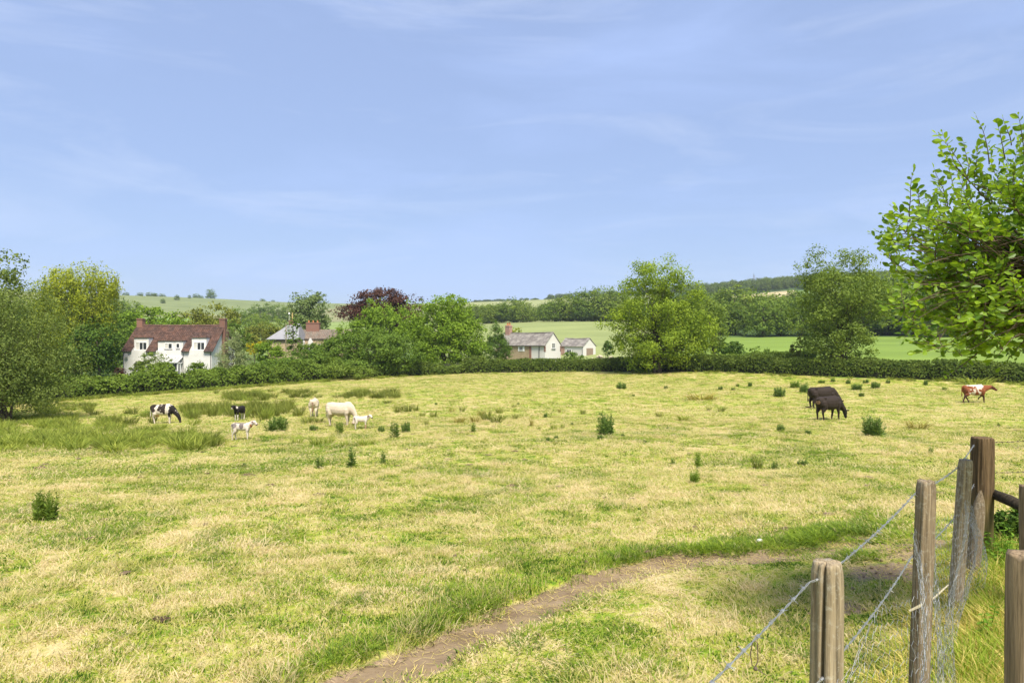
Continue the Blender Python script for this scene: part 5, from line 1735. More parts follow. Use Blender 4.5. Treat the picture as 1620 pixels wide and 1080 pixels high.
def rush_beds():
    rg = np.random.default_rng(15)
    pts, rot, scl, idx = [], [], [], []
    def bed(x0, x1, y0, y1, n, h0, h1, kinds, edge=0.35):
        for _ in range(n):
            px, py = rg.uniform(x0, x1), rg.uniform(y0, y1)
            if vnoise(np.array([px * .04]), np.array([py * .12]), 1.0)[0] < edge: continue
            x, y = ground_px(px, py)
            h = rg.uniform(h0, h1); w = rg.uniform(.7, 1.2)
            pts.append((x, y, gz(x, y))); rot.append((0, 0, rg.uniform(0, 6.28))); scl.append((w, w, h)); idx.append(int(rg.choice(kinds)))
    bed(-60, 330, 672, 712, 330, .2, .62, (3, 4, 5, 3, 4, 0), .40)
    bed(-60, 260, 684, 716, 120, .18, .4, (3, 4, 5), .3)
    bed(240, 345, 690, 712, 40, .2, .5, (0, 3, 4), .4)
    bed(115, 245, 652, 674, 90, .3, .9, (0, 1, 2, 3), .42)
    bed(290, 480, 643, 664, 130, .35, 1.0, (0, 1, 2, 0, 1, 3), .42)
    bed(330, 420, 622, 634, 70, .4, .7, (0, 1, 3))
    bed(400, 628, 620, 630, 120, .25, .75, (0, 1, 2, 0), .34)
    bed(-40, 120, 660, 680, 120, .3, .55, (3, 4, 5))
    bed(60, 150, 640, 656, 50, .3, .5, (0, 3))
    for i in range(420):                           # rough grass along the foot of the hedges
        px = rg.uniform(-60, 640) if i < 330 else rg.uniform(640, 1640)
        py = float(np.interp(px, [h[0] for h in HEDGE_PX], [h[1] for h in HEDGE_PX])) + rg.uniform(-.5, 2.0)
        x, y = ground_px(px, py); w = rg.uniform(.7, 1.3)
        pts.append((x, y, gz(x, y))); rot.append((0, 0, rg.uniform(0, 6.28))); scl.append((w, w, rg.uniform(.15, .5))); idx.append(int(rg.choice((3, 4, 5, 0))))
    pr = [proto('rush_kind_%d' % i, mesh_with(RUSH[i % 3], 'rush' if i < 3 else 'rushlt'), None) for i in range(6)]
    scatter('rush_bed', pts, rot, scl, idx, pr, 'beds of green rushes in the damp left part of the field', 'rushes')


rush_beds()

# molehills
rm = random.Random(12)
for px, py, w, lab in ((810, 769, 24, 'largest dark molehill near the middle of the field'), (815, 714, 16, 'dark molehill beyond the largest one, right of the bull'), (1245, 839, 38, 'wide flat patch of dark earth beside the cow path'),
                       (427, 768, 22, 'earth mound in the left foreground below the thistles'), (505, 783, 26, 'reddish earth mound below the three thistles'), (63, 743, 34, 'brown earth mound above the feathery weed'),
                       (393, 752, 24, 'earth scrape beneath the tiny left thistle'), (845, 792, 14, 'small reddish molehill just below the largest one'), (840, 776, 14, 'low molehill right of the largest one'), (945, 780, 16, 'little molehill towards the right of the largest one'), (768, 1000, 16, 'dark dung pat lying in the cow path')):
    x, y = ground_px(px, py)
    W = w * y / F / 2
    V, Fc = [], []
    for j in range(6):
        for k in range(16):
            a = 2 * math.pi * k / 16; rr = j / 5
            wob = 1 + .35 * (mnoise.noise(Vector((math.cos(a) * 1.3 + px, math.sin(a) * 1.3, rr))))
            V.append((W * rr * wob * math.cos(a), W * .8 * rr * wob * math.sin(a), W * .32 * (1 - rr ** 2) * (1 + .5 * mnoise.noise(Vector((px + math.cos(a) * 3 * rr, math.sin(a) * 3 * rr, 5)))) - .012))
    for j in range(5):
        for k in range(16):
            Fc.append((j * 16 + k, (j + 1) * 16 + k, (j + 1) * 16 + (k + 1) % 16, j * 16 + (k + 1) % 16))
    o = link('molehill', np_mesh('molehill', np.array(V), Fc, None, True), M['mole'], None, (x, y, gz(x, y) + .004))
    tag(o, lab, 'molehill')
# pale stone at the path
x, y = ground_px(1202, 858)
o = MB().ball((0, 0, .02), (.045, .035, .03), 8, 6).build('stone', M['limewash'], None, (x, y, gz(x, y)))
tag(o, 'small white stone lying in the grass above the path', 'stone')

# ---------------------------------------------------------------- fence
def post(name, label, px, py, d, h, r, mat, lean=(0, 0), groove=None, seed=0, chamfer=.15, point=False, square=0.0, cat='fence post'):
    top = at(px, py, d)
    rg = random.Random(seed)
    bx, by = top.x - lean[0] * h, top.y - lean[1] * h
    zb = gz(bx, by)
    H = top.z - zb
    seg, V, Fc = 72, [], []
    zs = [-.25, 0, .12, .25, .4, .55, .68, .8, .88, .94, .975, .992, 1.0]
    ph = rg.uniform(0, 9)
    for i, t in enumerate(zs):
        z = t * H if t > 0 else t
        for k in range(seg):
            a = 2 * math.pi * k / seg
            rr = r * (1 + .05 * math.sin(3 * a + ph) + .03 * math.sin(5 * a + t * 4 + ph) + .035 * mnoise.noise(Vector((a * 2, t * 5, ph))) + .03 * mnoise.noise(Vector((a * 9, t * 2.0, ph))))
            if square:
                m_ = max(abs(math.cos(a)), abs(math.sin(a)))
                rr *= (1 - square) + square * min(1 / m_, 1.28) * .93
            if groove is not None:
                for ga, gd, gw in groove:
                    da = abs((a - ga - .06 * math.sin(t * 7) + math.pi) % (2 * math.pi) - math.pi)
                    rr -= gd * r * max(0, 1 - da / gw)
            if t > .97: rr *= 1 - chamfer * (t - .97) / .03
            zz = z
            if t >= .99: zz += .012 * mnoise.noise(Vector((math.cos(a) * 2 + ph, math.sin(a) * 2, 1)))
            if point: rr *= 1 if t < .7 else max(.12, 1 - ((t - .7) / .3) ** 2 * .85)
            V.append((rr * math.cos(a) + lean[0] * z, rr * math.sin(a) + lean[1] * z, zz))
    for i in range(len(zs) - 1):
        for k in range(seg):
            Fc.append((i * seg + k, i * seg + (k + 1) % seg, (i + 1) * seg + (k + 1) % seg, (i + 1) * seg + k))
    n = len(V)
    for rr in (.55,):
        for k in range(seg):
            p = V[(len(zs) - 1) * seg + k]
            V.append((lean[0] * H + (p[0] - lean[0] * H) * rr, lean[1] * H + (p[1] - lean[1] * H) * rr, H + .004 + .01 * mnoise.noise(Vector((p[0] * 40, p[1] * 40, 2)))))
    for k in range(seg):
        Fc.append(((len(zs) - 1) * seg + k, (len(zs) - 1) * seg + (k + 1) % seg, n + (k + 1) % seg, n + k))
    V.append((lean[0] * H, lean[1] * H, H))
    for k in range(seg): Fc.append((n + k, n + (k + 1) % seg, n + seg))
    o = link(name, np_mesh(name, np.array(V), Fc, None, True), M[mat], None, (bx, by, zb))
    tag(o, label, cat)
    return o, top


P = {}
P[1] = post('fence_post', 'nearest split round post with a long dark crack', 1308, 889, 2.40, 1.25, .054, 'post_a', (.01, 0), [(-2.22, .75, .14), (-1.55, .12, .2), (-2.8, .1, .2)], 1)
P[2] = post('fence_post', 'tall weathered grey brown post leaning slightly right of the split post', 1462, 760, 3.70, 1.25, .047, 'post_b', (.035, 0), [(-1.9, .16, .16), (-2.5, .14, .14), (-1.4, .1, .1)], 2, square=.3)
P[3] = post('fence_post', 'narrow pale lichened post beside the dark gatepost', 1525, 727, 5.70, 1.1, .050, 'post_c', (.07, 0), [(-1.9, .2, .2), (-2.5, .12, .15)], 3, square=.4)
P[4] = post('gatepost', 'thick dark brown corner post carrying the wires', 1554, 692, 7.20, 1.2, .102, 'post_d', (.012, 0), [(-1.75, .10, .10), (-2.3, .12, .10), (-2.7, .08, .1)], 4, chamfer=.06, square=.25, cat='gatepost')
P[5] = post('fence_stake', 'short mossy stake propped against the dark corner post', 1551, 776, 6.55, .8, .058, 'post_b', (.11, .02), None, 5, point=True, cat='fence stake')
P[6] = post('fence_post', 'sawn post cut off by the right edge, lower corner', 1622, 876, 2.60, 1.25, .062, 'post_e', (0, 0), [(-1.9, .06, .12)], 6, chamfer=.05)
P[7] = post('fence_post', 'thin sawn post at the right edge behind the cut off post', 1625, 768, 5.60, 1.1, .057, 'post_e', (0, 0), None, 7, chamfer=.05)
MB().ball((-.03, -.06, .62), (.035, .02, .06), 8, 6).build('orange_tag', M['orange'], P[7][0])
a, b = at(1566, 779, 7.25), at(1628, 806, 6.6)
mb = MB().tube([a - a, (b - a) * .5 + Vector((0, 0, .01)), b - a], [.05, .056, .05], 12)
tag(mb.build('brace_rail', M['brace'], None, tuple(a), smooth=True), 'dark round brace rail sloping from the corner post to the right', 'fence rail')


def barbed(label, pts, sag=.02, r=.0017, mat='wire', barb=.105, loose=0.0):
    """two twisted strands with barbs through the points"""
    pts = [Vector(p) for p in pts]
    o0 = pts[0]
    fine = []
    for a, b in zip(pts[:-1], pts[1:]):
        n = max(4, int((b - a).length / .012))
        for i in range(n):
            t = i / n
            fine.append(a.lerp(b, t) - Vector((0, 0, sag * 4 * t * (1 - t))) + Vector((0, 0, loose * math.sin(t * 9))))
    fine.append(pts[-1])
    mb = MB()
    for ph in (0, math.pi):
        tw = []
        for i, p in enumerate(fine):
            d = (fine[min(i + 1, len(fine) - 1)] - fine[max(i - 1, 0)]).normalized()
            s = d.cross(Vector((0, 0, 1))).normalized(); u = s.cross(d)
            an = i * .55 + ph
            tw.append(p - o0 + (s * math.cos(an) + u * math.sin(an)) * r * 1.25)
        mb.tube(tw, r, 5, cap=False)
    run = 0; rg = random.Random(1)
    for i in range(1, len(fine)):
        run += (fine[i] - fine[i - 1]).length
        if run > barb:
            run = 0
            d = (fine[i] - fine[i - 1]).normalized()
            s = d.cross(Vector((0, 0, 1))).normalized(); u = s.cross(d)
            c = fine[i] - o0
            mb.tube([c - d * .008, c + d * .008], r * 3.2, 6)
            for _ in range(4):
                an = rg.uniform(0, 6.28)
                w = s * math.cos(an) + u * math.sin(an)
                mb.tube([c, c + w * .018 + d * rg.uniform(-.006, .006)], [r * .9, r * .25], 4, cap=False)
    o = mb.build('barbed_wire', M[mat], None, tuple(o0))
    return tag(o, label, 'barbed wire')


p0 = Vector((.02, 1.13, CAMZ - .86))
barbed('top strand of barbed wire running down from the corner post past the split post', [at(1541, 703, 7.1), at(1513, 741, 5.65), at(1446, 782, 3.66), at(1331, 890, 2.42), at(1281, 920, 2.36), p0], .012)
barbed('second strand of barbed wire below the top strand', [at(1541, 765, 7.1), at(1510, 818, 5.65), at(1441, 882, 3.66), at(1330, 1034, 2.42), at(1275, 1090, 2.3)], .02)
barbed('upper wire leading right from the dark corner post', [at(1568, 699, 7.15), at(1640, 695, 7.6), at(1760, 694, 8.4)], .01, mat='rustwire')
barbed('lower wire leading right from the dark corner post', [at(1568, 747, 7.15), at(1640, 744, 7.6), at(1760, 742, 8.4)], .01, mat='rustwire')
c0 = at(1439, 966, 3.62)
tag(MB().tube([c0 - c0, at(1455, 958, 3.6) - c0, at(1478, 945, 4.0) - c0, at(1500, 925, 5.0) - c0], [.006, .007, .006, .005], 6).build('twine', M['twine'], None, tuple(c0)), 'loose pale twine tied round the leaning weathered post', 'twine')
# loop of wire hanging under the top strand
c0 = at(1194, 1016, 1.87)
mb = MB()
mb.tube([(-.006, 0, 0), (-.012, 0, -.03), (-.007, 0, -.062), (.0, 0, -.07), (.009, 0, -.05), (.008, 0, 0), (0, 0, .004)], .0016, 5)
mb.ball((.002, 0, -.071), .006, 8, 6)
mb.tube([(.002, 0, -.071), (.03, -.01, -.085)], .0012, 5)
tag(mb.build('wire_loop', M['rustwire'], None, tuple(c0)), 'small dark wire loop hanging from the top barbed strand', 'wire')


def netting():
    tops = [p0 - Vector((0, 0, .16)), at(1331, 1002, 2.42), at(1448, 830, 3.66), at(1515, 790, 5.65), at(1543, 790, 7.1)]
    cum = [0]
    for a, b in zip(tops[:-1], tops[1:]): cum.append(cum[-1] + math.hypot(b.x - a.x, b.y - a.y))
    Lt = cum[-1]
    cw, chh = .052, .046
    rg = np.random.default_rng(4)
    def pos(u, v):
        k = min(len(cum) - 2, max(0, int(np.searchsorted(cum, u, side='right')) - 1))
        t = (u - cum[k]) / (cum[k + 1] - cum[k])
        tp = tops[k].lerp(tops[k + 1], min(1, t))
        zt = tp.z - .05 * math.sin(math.pi * t) + .02 * math.sin(u * 7)
        z0 = gz(tp.x, tp.y)
        d = Vector((tops[k + 1].x - tops[k].x, tops[k + 1].y - tops[k].y, 0)).normalized()
        nrm = Vector((d.y, -d.x, 0))
        bow = .05 * math.sin(u * 2.1 + v * 3) + .03 * math.sin(u * 5.3 - v * 6) + .05 * math.sin(math.pi * t) * math.sin(v * 3.1)
        return Vector((tp.x, tp.y, z0 + (zt - z0) * v)) + nrm * (bow + .052)
    nv = 22
    nu = int(Lt / cw)
    mb = MB()
    V, E = {}, set()
    for j in range(nv):
        for i in range(nu):
            off = .5 * (j % 2)
            u0 = (i + off) * cw
            if u0 + cw > Lt: continue
            a = (2 * i + (j % 2), 3 * j); 
            # hexagon corners on a doubled lattice
            cs = [(2 * i + (j % 2), 3 * j + 1), (2 * i + (j % 2), 3 * j + 3), (2 * i + (j % 2) + 1, 3 * j + 4), (2 * i + (j % 2) + 2, 3 * j + 3), (2 * i + (j % 2) + 2, 3 * j + 1), (2 * i + (j % 2) + 1, 3 * j)]
            for q in cs:
                if q not in V:
                    V[q] = pos(min(Lt, q[0] * cw / 2), min(1, q[1] / (3 * nv + 1))) + Vector(rg.normal(size=3) * .0035)
            for m_, n_ in zip(cs, cs[1:] + cs[:1]):
                E.add((min(m_, n_), max(m_, n_)))
    o0 = tops[1]
    vs, fs = [], []
    r = .0008
    for a, b in E:
        A, B = V[a] - o0, V[b] - o0
        d = (B - A).normalized(); s = d.orthogonal().normalized(); w = d.cross(s)
        n = len(vs)
        for p_ in (A, B):
            for k in range(3):
                an = 2.094 * k
                vs.append(p_ + (s * math.cos(an) + w * math.sin(an)) * r)
        for k in range(3): fs.append((n + k, n + (k + 1) % 3, n + 3 + (k + 1) % 3, n + 3 + k))
    o = link('wire_netting', np_mesh('wire_netting', np.array([tuple(v) for v in vs]), np.array(fs), {'rnd': np.full(len(vs), .5)}), M['wire'], None, tuple(o0))
    tag(o, 'slack hexagonal wire netting hung along the fence posts', 'wire netting')


netting()
# ---------------------------------------------------------------- near tree on the right: twigs and single leaves
def leaf_shape():
    v = [(0, 0, 0), (.22, .17, .03), (.22, -.17, .03), (.55, .29, .06), (.55, -.29, .05), (.85, .18, .02), (.85, -.18, .01), (1.0, 0, -.05), (.30, 0, -.012), (.62, 0, -.02)]
    f = [(0, 8, 1), (0, 2, 8), (8, 9, 3, 1), (8, 2, 4, 9), (9, 7, 5, 3), (9, 4, 6, 7)]
    return np.array(v), f


def near_tree():
    rg = np.random.default_rng(33)
    base = np.array([4.35, 5.15]); zb = gz(*base)
    root = empty('alder_tree', (base[0], base[1], zb), label='leafy young tree with large round leaves at the right edge', cat='tree')
    org = np.array([base[0], base[1], zb])
    cen = np.array([3.98, 4.86, 2.74])
    mb = MB()
    trunk = [np.array([4.35, 5.15, zb - .2]), np.array([4.33, 5.12, zb + .5]), np.array([4.22, 5.05, zb + 1.1]), np.array([4.15, 4.98, 1.75]), np.array([4.08, 4.92, 2.5]), np.array([4.0, 4.88, 3.3])]
    mb.tube([p - org for p in trunk], [.085, .07, .06, .05, .035, .015], 10)
    tip, tdir, tn, tsz = [], [], [], []

    def twig(p, d, ln, r):
        d = d / np.linalg.norm(d)
        n = 6
        pts = [p]
        cur, dd = p.copy(), d.copy()
        for i in range(n):
            dd = dd + rg.normal(size=3) * .10 + np.array([0, 0, .05]); dd /= np.linalg.norm(dd)
            cur = cur + dd * ln / n; pts.append(cur.copy())
        mb.tube([q - org for q in pts], [r * (1 - .8 * i / n) for i in range(n + 1)], 4, cap=False)
        m = max(3, int(ln / .025))
        sd = 1
        for k in range(m + 1):
            t = .12 + .88 * k / m
            j = min(n - 1, int(t * n)); q = pts[j] + (pts[j + 1] - pts[j]) * (t * n - j if t < 1 else 1)
            ax = pts[j + 1] - pts[j]; ax /= np.linalg.norm(ax)
            s = np.cross(ax, np.array([0, 0, 1.0])); s /= np.linalg.norm(s) + 1e-6
            sd = -sd
            out = ax * rg.uniform(.25, .8) + s * sd * rg.uniform(.5, 1.0) + rg.normal(size=3) * .25
            if k == m: out = ax + rg.normal(size=3) * .15
            out /= np.linalg.norm(out)
            nr = np.array([-.25, -.55, .75]) + rg.normal(size=3) * .75
            nr -= out * nr.dot(out); nr /= np.linalg.norm(nr)
            tip.append(q); tdir.append(out); tn.append(nr); tsz.append(rg.uniform(.032, .070) * (1.0 - .35 * (k == m)))

    nb = 120
    for i in range(nb):
        # golden-angle spread over the crown, then stems curve out to it
        zt = 1 - 2 * (i + .5) / nb
        ph = i * 2.39996
        rr = math.sqrt(1 - zt * zt)
        d = np.array([rr * math.cos(ph), rr * math.sin(ph), zt])
        rz = 1.0 if zt > 0 else .70
        tgt = cen + d * np.array([1.14, .78, rz]) * rg.uniform(.62, 1.0)
        if tgt[0] / tgt[1] * F + 810 > 1790: continue
        k = rg.uniform(.35, 1.0)
        j = k * 2.2 + 2.4; j0 = min(4, int(j)); p0_ = trunk[j0] + (trunk[j0 + 1] - trunk[j0]) * (j - j0)
        mid = (p0_ + tgt) / 2 + np.array([0, 0, .10]) + rg.normal(size=3) * .06
        pts = [p0_, (p0_ * .5 + mid * .5) + rg.normal(size=3) * .02, mid, (mid + tgt) / 2 + rg.normal(size=3) * .03, tgt]
        mb.tube([q - org for q in pts], [.013, .010, .008, .005, .003], 5, cap=False)
        for t in rg.uniform(.30, 1.0, 12):
            q = t * 4; a = min(3, int(q)); pp = pts[a] + (pts[a + 1] - pts[a]) * (q - a)
            dd = d * .8 + (pts[a + 1] - pts[a]) / np.linalg.norm(pts[a + 1] - pts[a]) * .5 + rg.normal(size=3) * .55 + np.array([0, 0, .35])
            twig(pp, dd, rg.uniform(.16, .36), .0035)
        twig(pts[-1], d + np.array([0, 0, .55]), rg.uniform(.25, .42), .004)
    # fuller spray on the left flank
    for i in range(120):
        t = rg.uniform(0, 1)
        px_ = 1405 + 190 * rg.uniform(0, 1) ** .9; py_ = rg.uniform(335, 562)
        lim = np.interp(py_, [330, 370, 450, 520, 560, 590], [1412, 1402, 1412, 1436, 1452, 1500])
        if px_ < lim: continue
        dd = rg.uniform(4.35, 5.0)
        q = np.array(at(px_, py_, dd))
        s0 = cen + np.array([-.1, 0, -.25]) + rg.normal(size=3) * .2
        pts = [s0 + (q - s0) * u + np.array([0, 0, .08 * math.sin(math.pi * u)]) for u in (.25, .5, .75, 1.0)]
        mb.tube([p_ - org for p_ in pts], [.0045, .004, .003, .002], 4, cap=False)
        out = (q - cen) / np.linalg.norm(q - cen)
        for _ in range(3):
            twig(q, out * .7 + rg.normal(size=3) * .55 + np.array([0, 0, .25]), rg.uniform(.10, .22), .003)
    # long leading shoots that break the outline
    for px, py, qx, qy in ((1500, 330, 1482, 262), (1565, 260, 1562, 172), (1590, 250, 1572, 200), (1440, 350, 1418, 268), (1440, 390, 1388, 362), (1620, 250, 1612, 175), (1460, 340, 1450, 292), (1530, 300, 1530, 240), (1545, 560, 1500, 590), (1470, 520, 1432, 540), (1600, 230, 1588, 188), (1640, 220, 1640, 140), (1700, 200, 1690, 120)):
        dd = rg.uniform(4.5, 4.9)
        a, b = np.array(at(px, py, dd)), np.array(at(qx, qy, dd - .1))
        twig(a, b - a, np.linalg.norm(b - a) * .95, .005)
    mb.build('branches', M['twig'], root, smooth=True)
    tip, tdir, tn, tsz = map(np.array, (tip, tdir, tn, tsz))
    n = len(tip)
    b = np.cross(tn, tdir)
    lv, lf = leaf_shape()
    rnd = rg.uniform(0, 1, n); clump = vnoise(tip[:, 0] * 3, tip[:, 2] * 3 + tip[:, 1], 1.5)
    # the 300 that show largest become leaves of their own
    px = 810 + F * tip[:, 0] / tip[:, 1]; py = 540 - F * (tip[:, 2] - CAMZ) / tip[:, 1]
    facing = np.abs(np.sum(tn * (tip - np.array([0, 0, CAMZ])) / np.linalg.norm(tip - np.array([0, 0, CAMZ]), axis=1)[:, None], 1))
    score = tsz / tip[:, 1] * (.3 + facing) * (5.6 - tip[:, 1])
    score[(px > 1616) | (px < 1370) | (py < 140) | (py > 620)] = -1
    top = set(np.argsort(-score)[:300].tolist())
    rest = np.array([i for i in range(n) if i not in top])
    K = len(lv)
    V = (tip[rest][:, None] + tsz[rest][:, None, None] * (lv[None, :, 0:1] * tdir[rest][:, None] + lv[None, :, 1:2] * b[rest][:, None] + lv[None, :, 2:3] * tn[rest][:, None])) - org
    faces = []
    for i in range(len(rest)):
        for f in lf: faces.append([q + i * K for q in f])
    crown = link('crown', np_mesh('crown', V.reshape(-1, 3), faces, {'rnd': np.repeat(rnd[rest], K), 'clump': np.repeat(clump[rest], K)}), L['near'], root)
    crown['kind'] = 'stuff'
    tones = [np_mesh('leaf', lv, lf, {'rnd': np.full(K, t), 'clump': np.full(K, t)}) for t in (.1, .25, .4, .55, .7, .85, .98)]
    for i in top:
        m4 = Matrix.Identity(4)
        for r_ in range(3):
            m4[r_][0], m4[r_][1], m4[r_][2] = tdir[i][r_] * tsz[i], b[i][r_] * tsz[i], tn[i][r_] * tsz[i]
            m4[r_][3] = tip[i][r_] - org[r_]
        o = link('leaf', tones[int(rnd[i] * 6.99)], L['near'], crown)
        o.matrix_local = m4


near_tree()

# ---------------------------------------------------------------- verge plants by the fence
def nettle(px, py, h, label, n=9, seed=0, mat='nettle', yellow=False):
    x, y = ground_px(px, py)
    rg = np.random.default_rng(seed)
    root = empty('nettle', (x, y, gz(x, y)), label=label, cat='weed')
    H = h * y / F
    for s in range(n):
        ang = rg.uniform(0, 6.28); r = rg.uniform(0, .16)
        bx, by = r * math.cos(ang), r * math.sin(ang)
        hh = H * rg.uniform(.6, 1.05)
        mb = MB().tube([(bx, by, -.02), (bx * 1.2, by * 1.2, hh * .5), (bx * 1.5, by * 1.5, hh)], [.004, .0035, .002], 5, cap=False)
        c, d, sz = [], [], []
        for k in range(7):
            t = .25 + .75 * k / 6
            for q in range(2):
                a = k * 1.57 + q * math.pi + rg.uniform(-.3, .3)
                o = np.array([math.cos(a), math.sin(a), rg.uniform(-.5, .2)]); o /= np.linalg.norm(o)
                c.append(np.array([bx * (1 + .5 * t), by * (1 + .5 * t), hh * t])); d.append(o); sz.append(rg.uniform(.05, .085) * (1.2 - .6 * t))
        lv, lf = leaf_shape()
        c, d, sz = map(np.array, (c, d, sz))
        nn = rg.normal(size=c.shape) * .3 + np.array([0, 0, 1]); nn -= d * np.sum(nn * d, 1)[:, None]; nn /= np.linalg.norm(nn, axis=1)[:, None]
        b = np.cross(nn, d)
        K = len(lv)
        V = (c[:, None] + sz[:, None, None] * (lv[None, :, 0:1] * d[:, None] + .75 * lv[None, :, 1:2] * b[:, None] + lv[None, :, 2:3] * nn[:, None])).reshape(-1, 3)
        nb = len(mb.v)
        fc = list(mb.f) + [[q + nb + i * K for q in f] for i in range(len(c)) for f in lf]
        me = np_mesh('stem', np.vstack([np.array(mb.v), V]), fc, {'rnd': np.concatenate([np.full(nb, .3), np.repeat(rg.uniform(0, 1, len(c)), K)]), 'clump': np.full(nb + len(V), rg.uniform(0, 1))})
        link('stem', me, L['yellow' if (yellow and s == 0) else mat], root)


nettle(1585, 890, 52, 'nettles with a few yellowed leaves beside the corner post', 12, 1, yellow=True)
nettle(1568, 880, 58, 'taller green nettles at the foot of the corner post', 10, 2)
nettle(1610, 905, 48, 'nettles growing up against the cut off right post', 9, 3)
nettle(1545, 1010, 52, 'slim nettle stems in the tall grass right of the fence', 3, 4)
tree('bramble', 'dark bramble thicket in the shade under the brace rail', 1598, 7.6, [(1600, 832, 26, 26), (1625, 825, 24, 30), (1585, 850, 16, 16)], 'dark', 0.045, 2600, 60, 140, 0.006, 'twig', nl=20, cat='bramble', stems=3, spread=.3)

# ---------------------------------------------------------------- grass
def fence_x(y):
    return 1.107 + (y - 2.4) * .805


def make_grass():
    rg = np.random.default_rng(21)
    pr = []
    for s in range(5):
        if s < 3: v, f, r_ = blades(90, .17, .015, .052, .008, .85, 60 + s, .75, .25)      # grazed sward
        else: v, f, r_ = blades(60, .20, .04, .12, .0065, 1.32, 60 + s, .3, .35)             # flattened straw
        if s >= 3: r_ = r_ * .35
        pr.append(proto('turf_kind_%d' % s, np_mesh('turf', v, f, {'rnd': r_}), M['grass']))
    P_, SC_, RO, ID = [], [], [], []
    for r0, r1, dens, sc, hz in ((1.6, 9, 105, 1.0, 1.0), (9, 18, 46, 1.35, 1.1), (18, 40, 15, 2.1, 1.35), (40, 105, 3.4, 3.6, 1.6)):
        area = R(90) / 2 * (r1 * r1 - r0 * r0)
        n = int(area * dens)
        r = np.sqrt(rg.uniform(r0 * r0, r1 * r1, n)); a = rg.uniform(R(-45), R(45), n)
        x, y = r * np.sin(a), r * np.cos(a)
        keep = y < hedge_y(x) - .3
        d = path_dist(x, y) + .20 * (vnoise(x, y, 4.0) - .5) + .12 * (vnoise(x + 3, y, 13.0) - .5)
        keep &= d > .30 + .14 * sstep(PATH[5][0], PATH[7][0], x)
        for sx, sy, sr in SOILS:
            keep &= ~((np.hypot(x - sx, y - sy) < sr * .9) & (rg.uniform(0, 1, n) < .8))
        x, y, d = x[keep], y[keep], d[keep]
        n = len(x)
        grn = vnoise(x + 31, y + 17, .8) * .6 + vnoise(x, y, 2.3) * .4
        h = hz * rg.uniform(.7, 1.35, n) * (.75 + .9 * np.clip(grn - .35, 0, 1)) * (1 + .7 * np.exp(-((d - .42) / .16) ** 2))
        pth = np.array(PATH); py_ = np.interp(x, pth[:, 0], pth[:, 1])
        h = np.where((y < py_) & (d < 1.1), h * np.where(x > PATH[5][0], .3, .45), h)
        w = sc * rg.uniform(.8, 1.25, n)
        P_.append(np.stack([x, y, GZ(x, y)], 1)); SC_.append(np.stack([w, w, h], 1))
        RO.append(np.stack([rg.normal(size=n) * .08, rg.normal(size=n) * .08, rg.uniform(0, 6.28, n)], 1))
        ID.append(np.where(rg.uniform(0, 1, n) < .55 + .35 * (grn > .5), rg.integers(0, 3, n), rg.integers(3, 5, n)))
    scatter('grass', np.vstack(P_), np.vstack(RO), np.vstack(SC_), np.concatenate(ID), pr, 'short grazed grass and dry straw covering the field', 'grass')
    # fresh green tufts: along the path bank, and where the sward is lush
    P_, SC_, RO, ID = [], [], [], []
    pr2 = []
    for s in range(4):
        v, f, r_ = blades(75, .13, .06, .17, .0065, .55, 80 + s, .6, .15)
        pr2.append(proto('lush_kind_%d' % s, np_mesh('lush', v, f, {'rnd': r_ * .75, 'clump': np.full(len(v), .15 * s)}), L['verge'] if s % 2 else L['fern']))
    pts = []
    for (a, b) in zip(PATH[:-1], PATH[1:]):
        ln = math.hypot(b[0] - a[0], b[1] - a[1]); nx, ny = -(b[1] - a[1]) / ln, (b[0] - a[0]) / ln
        for _ in range(int(ln * 22)):
            t = rg.uniform(0, 1); o = rg.choice((1, 1, 1, 1, 1, 1)) * (abs(rg.normal()) * .10 + .36)
            x, y = a[0] + (b[0] - a[0]) * t + nx * o, a[1] + (b[1] - a[1]) * t + ny * o
            if vnoise(np.array([x]), np.array([y]), 1.6)[0] > .48: pts.append((x, y, .62))
    for q in ((1345, 838, .35, 60), (1300, 845, .3, 40), (1250, 858, .35, 40), (1190, 862, .3, 30), (1400, 850, .25, 20), (1350, 880, .3, 20)):
        cx, cy = ground_px(q[0], q[1])
        for _ in range(q[3]): pts.append((cx + rg.normal() * q[2], cy + rg.normal() * q[2] * .45, .55))
    for _ in range(14000):
        r = math.sqrt(rg.uniform(4, 34 ** 2)); a = rg.uniform(R(-42), R(42)); x, y = r * math.sin(a), r * math.cos(a)
        g = vnoise(np.array([x + 31]), np.array([y + 17]), .8)[0] * .55 + vnoise(np.array([x + 3]), np.array([y + 8]), .33)[0] * .45
        if g > .61 and path_dist(np.array([x]), np.array([y]))[0] > .3: pts.append((x, y, .36))
    pts = np.array(pts); n = len(pts)
    z = GZ(pts[:, 0], pts[:, 1])
    dd = np.hypot(pts[:, 0], pts[:, 1])
    w = (1 + .03 * dd) * rg.uniform(.8, 1.2, n)
    scatter('green_grass_tufts', np.stack([pts[:, 0], pts[:, 1], z], 1), np.stack([np.zeros(n), np.zeros(n), rg.uniform(0, 6.28, n)], 1),
            np.stack([w, w, pts[:, 2] * rg.uniform(.7, 1.3, n)], 1), rg.integers(0, 4, n), pr2, 'greener grass tufts along the path edge and in lush patches', 'grass')
    # tall verge grass on the near side of the fence
    pr3 = []
    for s in range(4):
        v, f, r_ = blades(60, .15, .08, .27, .007, .45, 90 + s, .55, .12)
        pr3.append(proto('verge_kind_%d' % s, np_mesh('vergetuft', v, f, {'rnd': r_, 'clump': np.full(len(v), .25 * s)}), L['vergedry'] if s == 3 else L['verge']))
    P3, S3 = [], []
    n = 2600
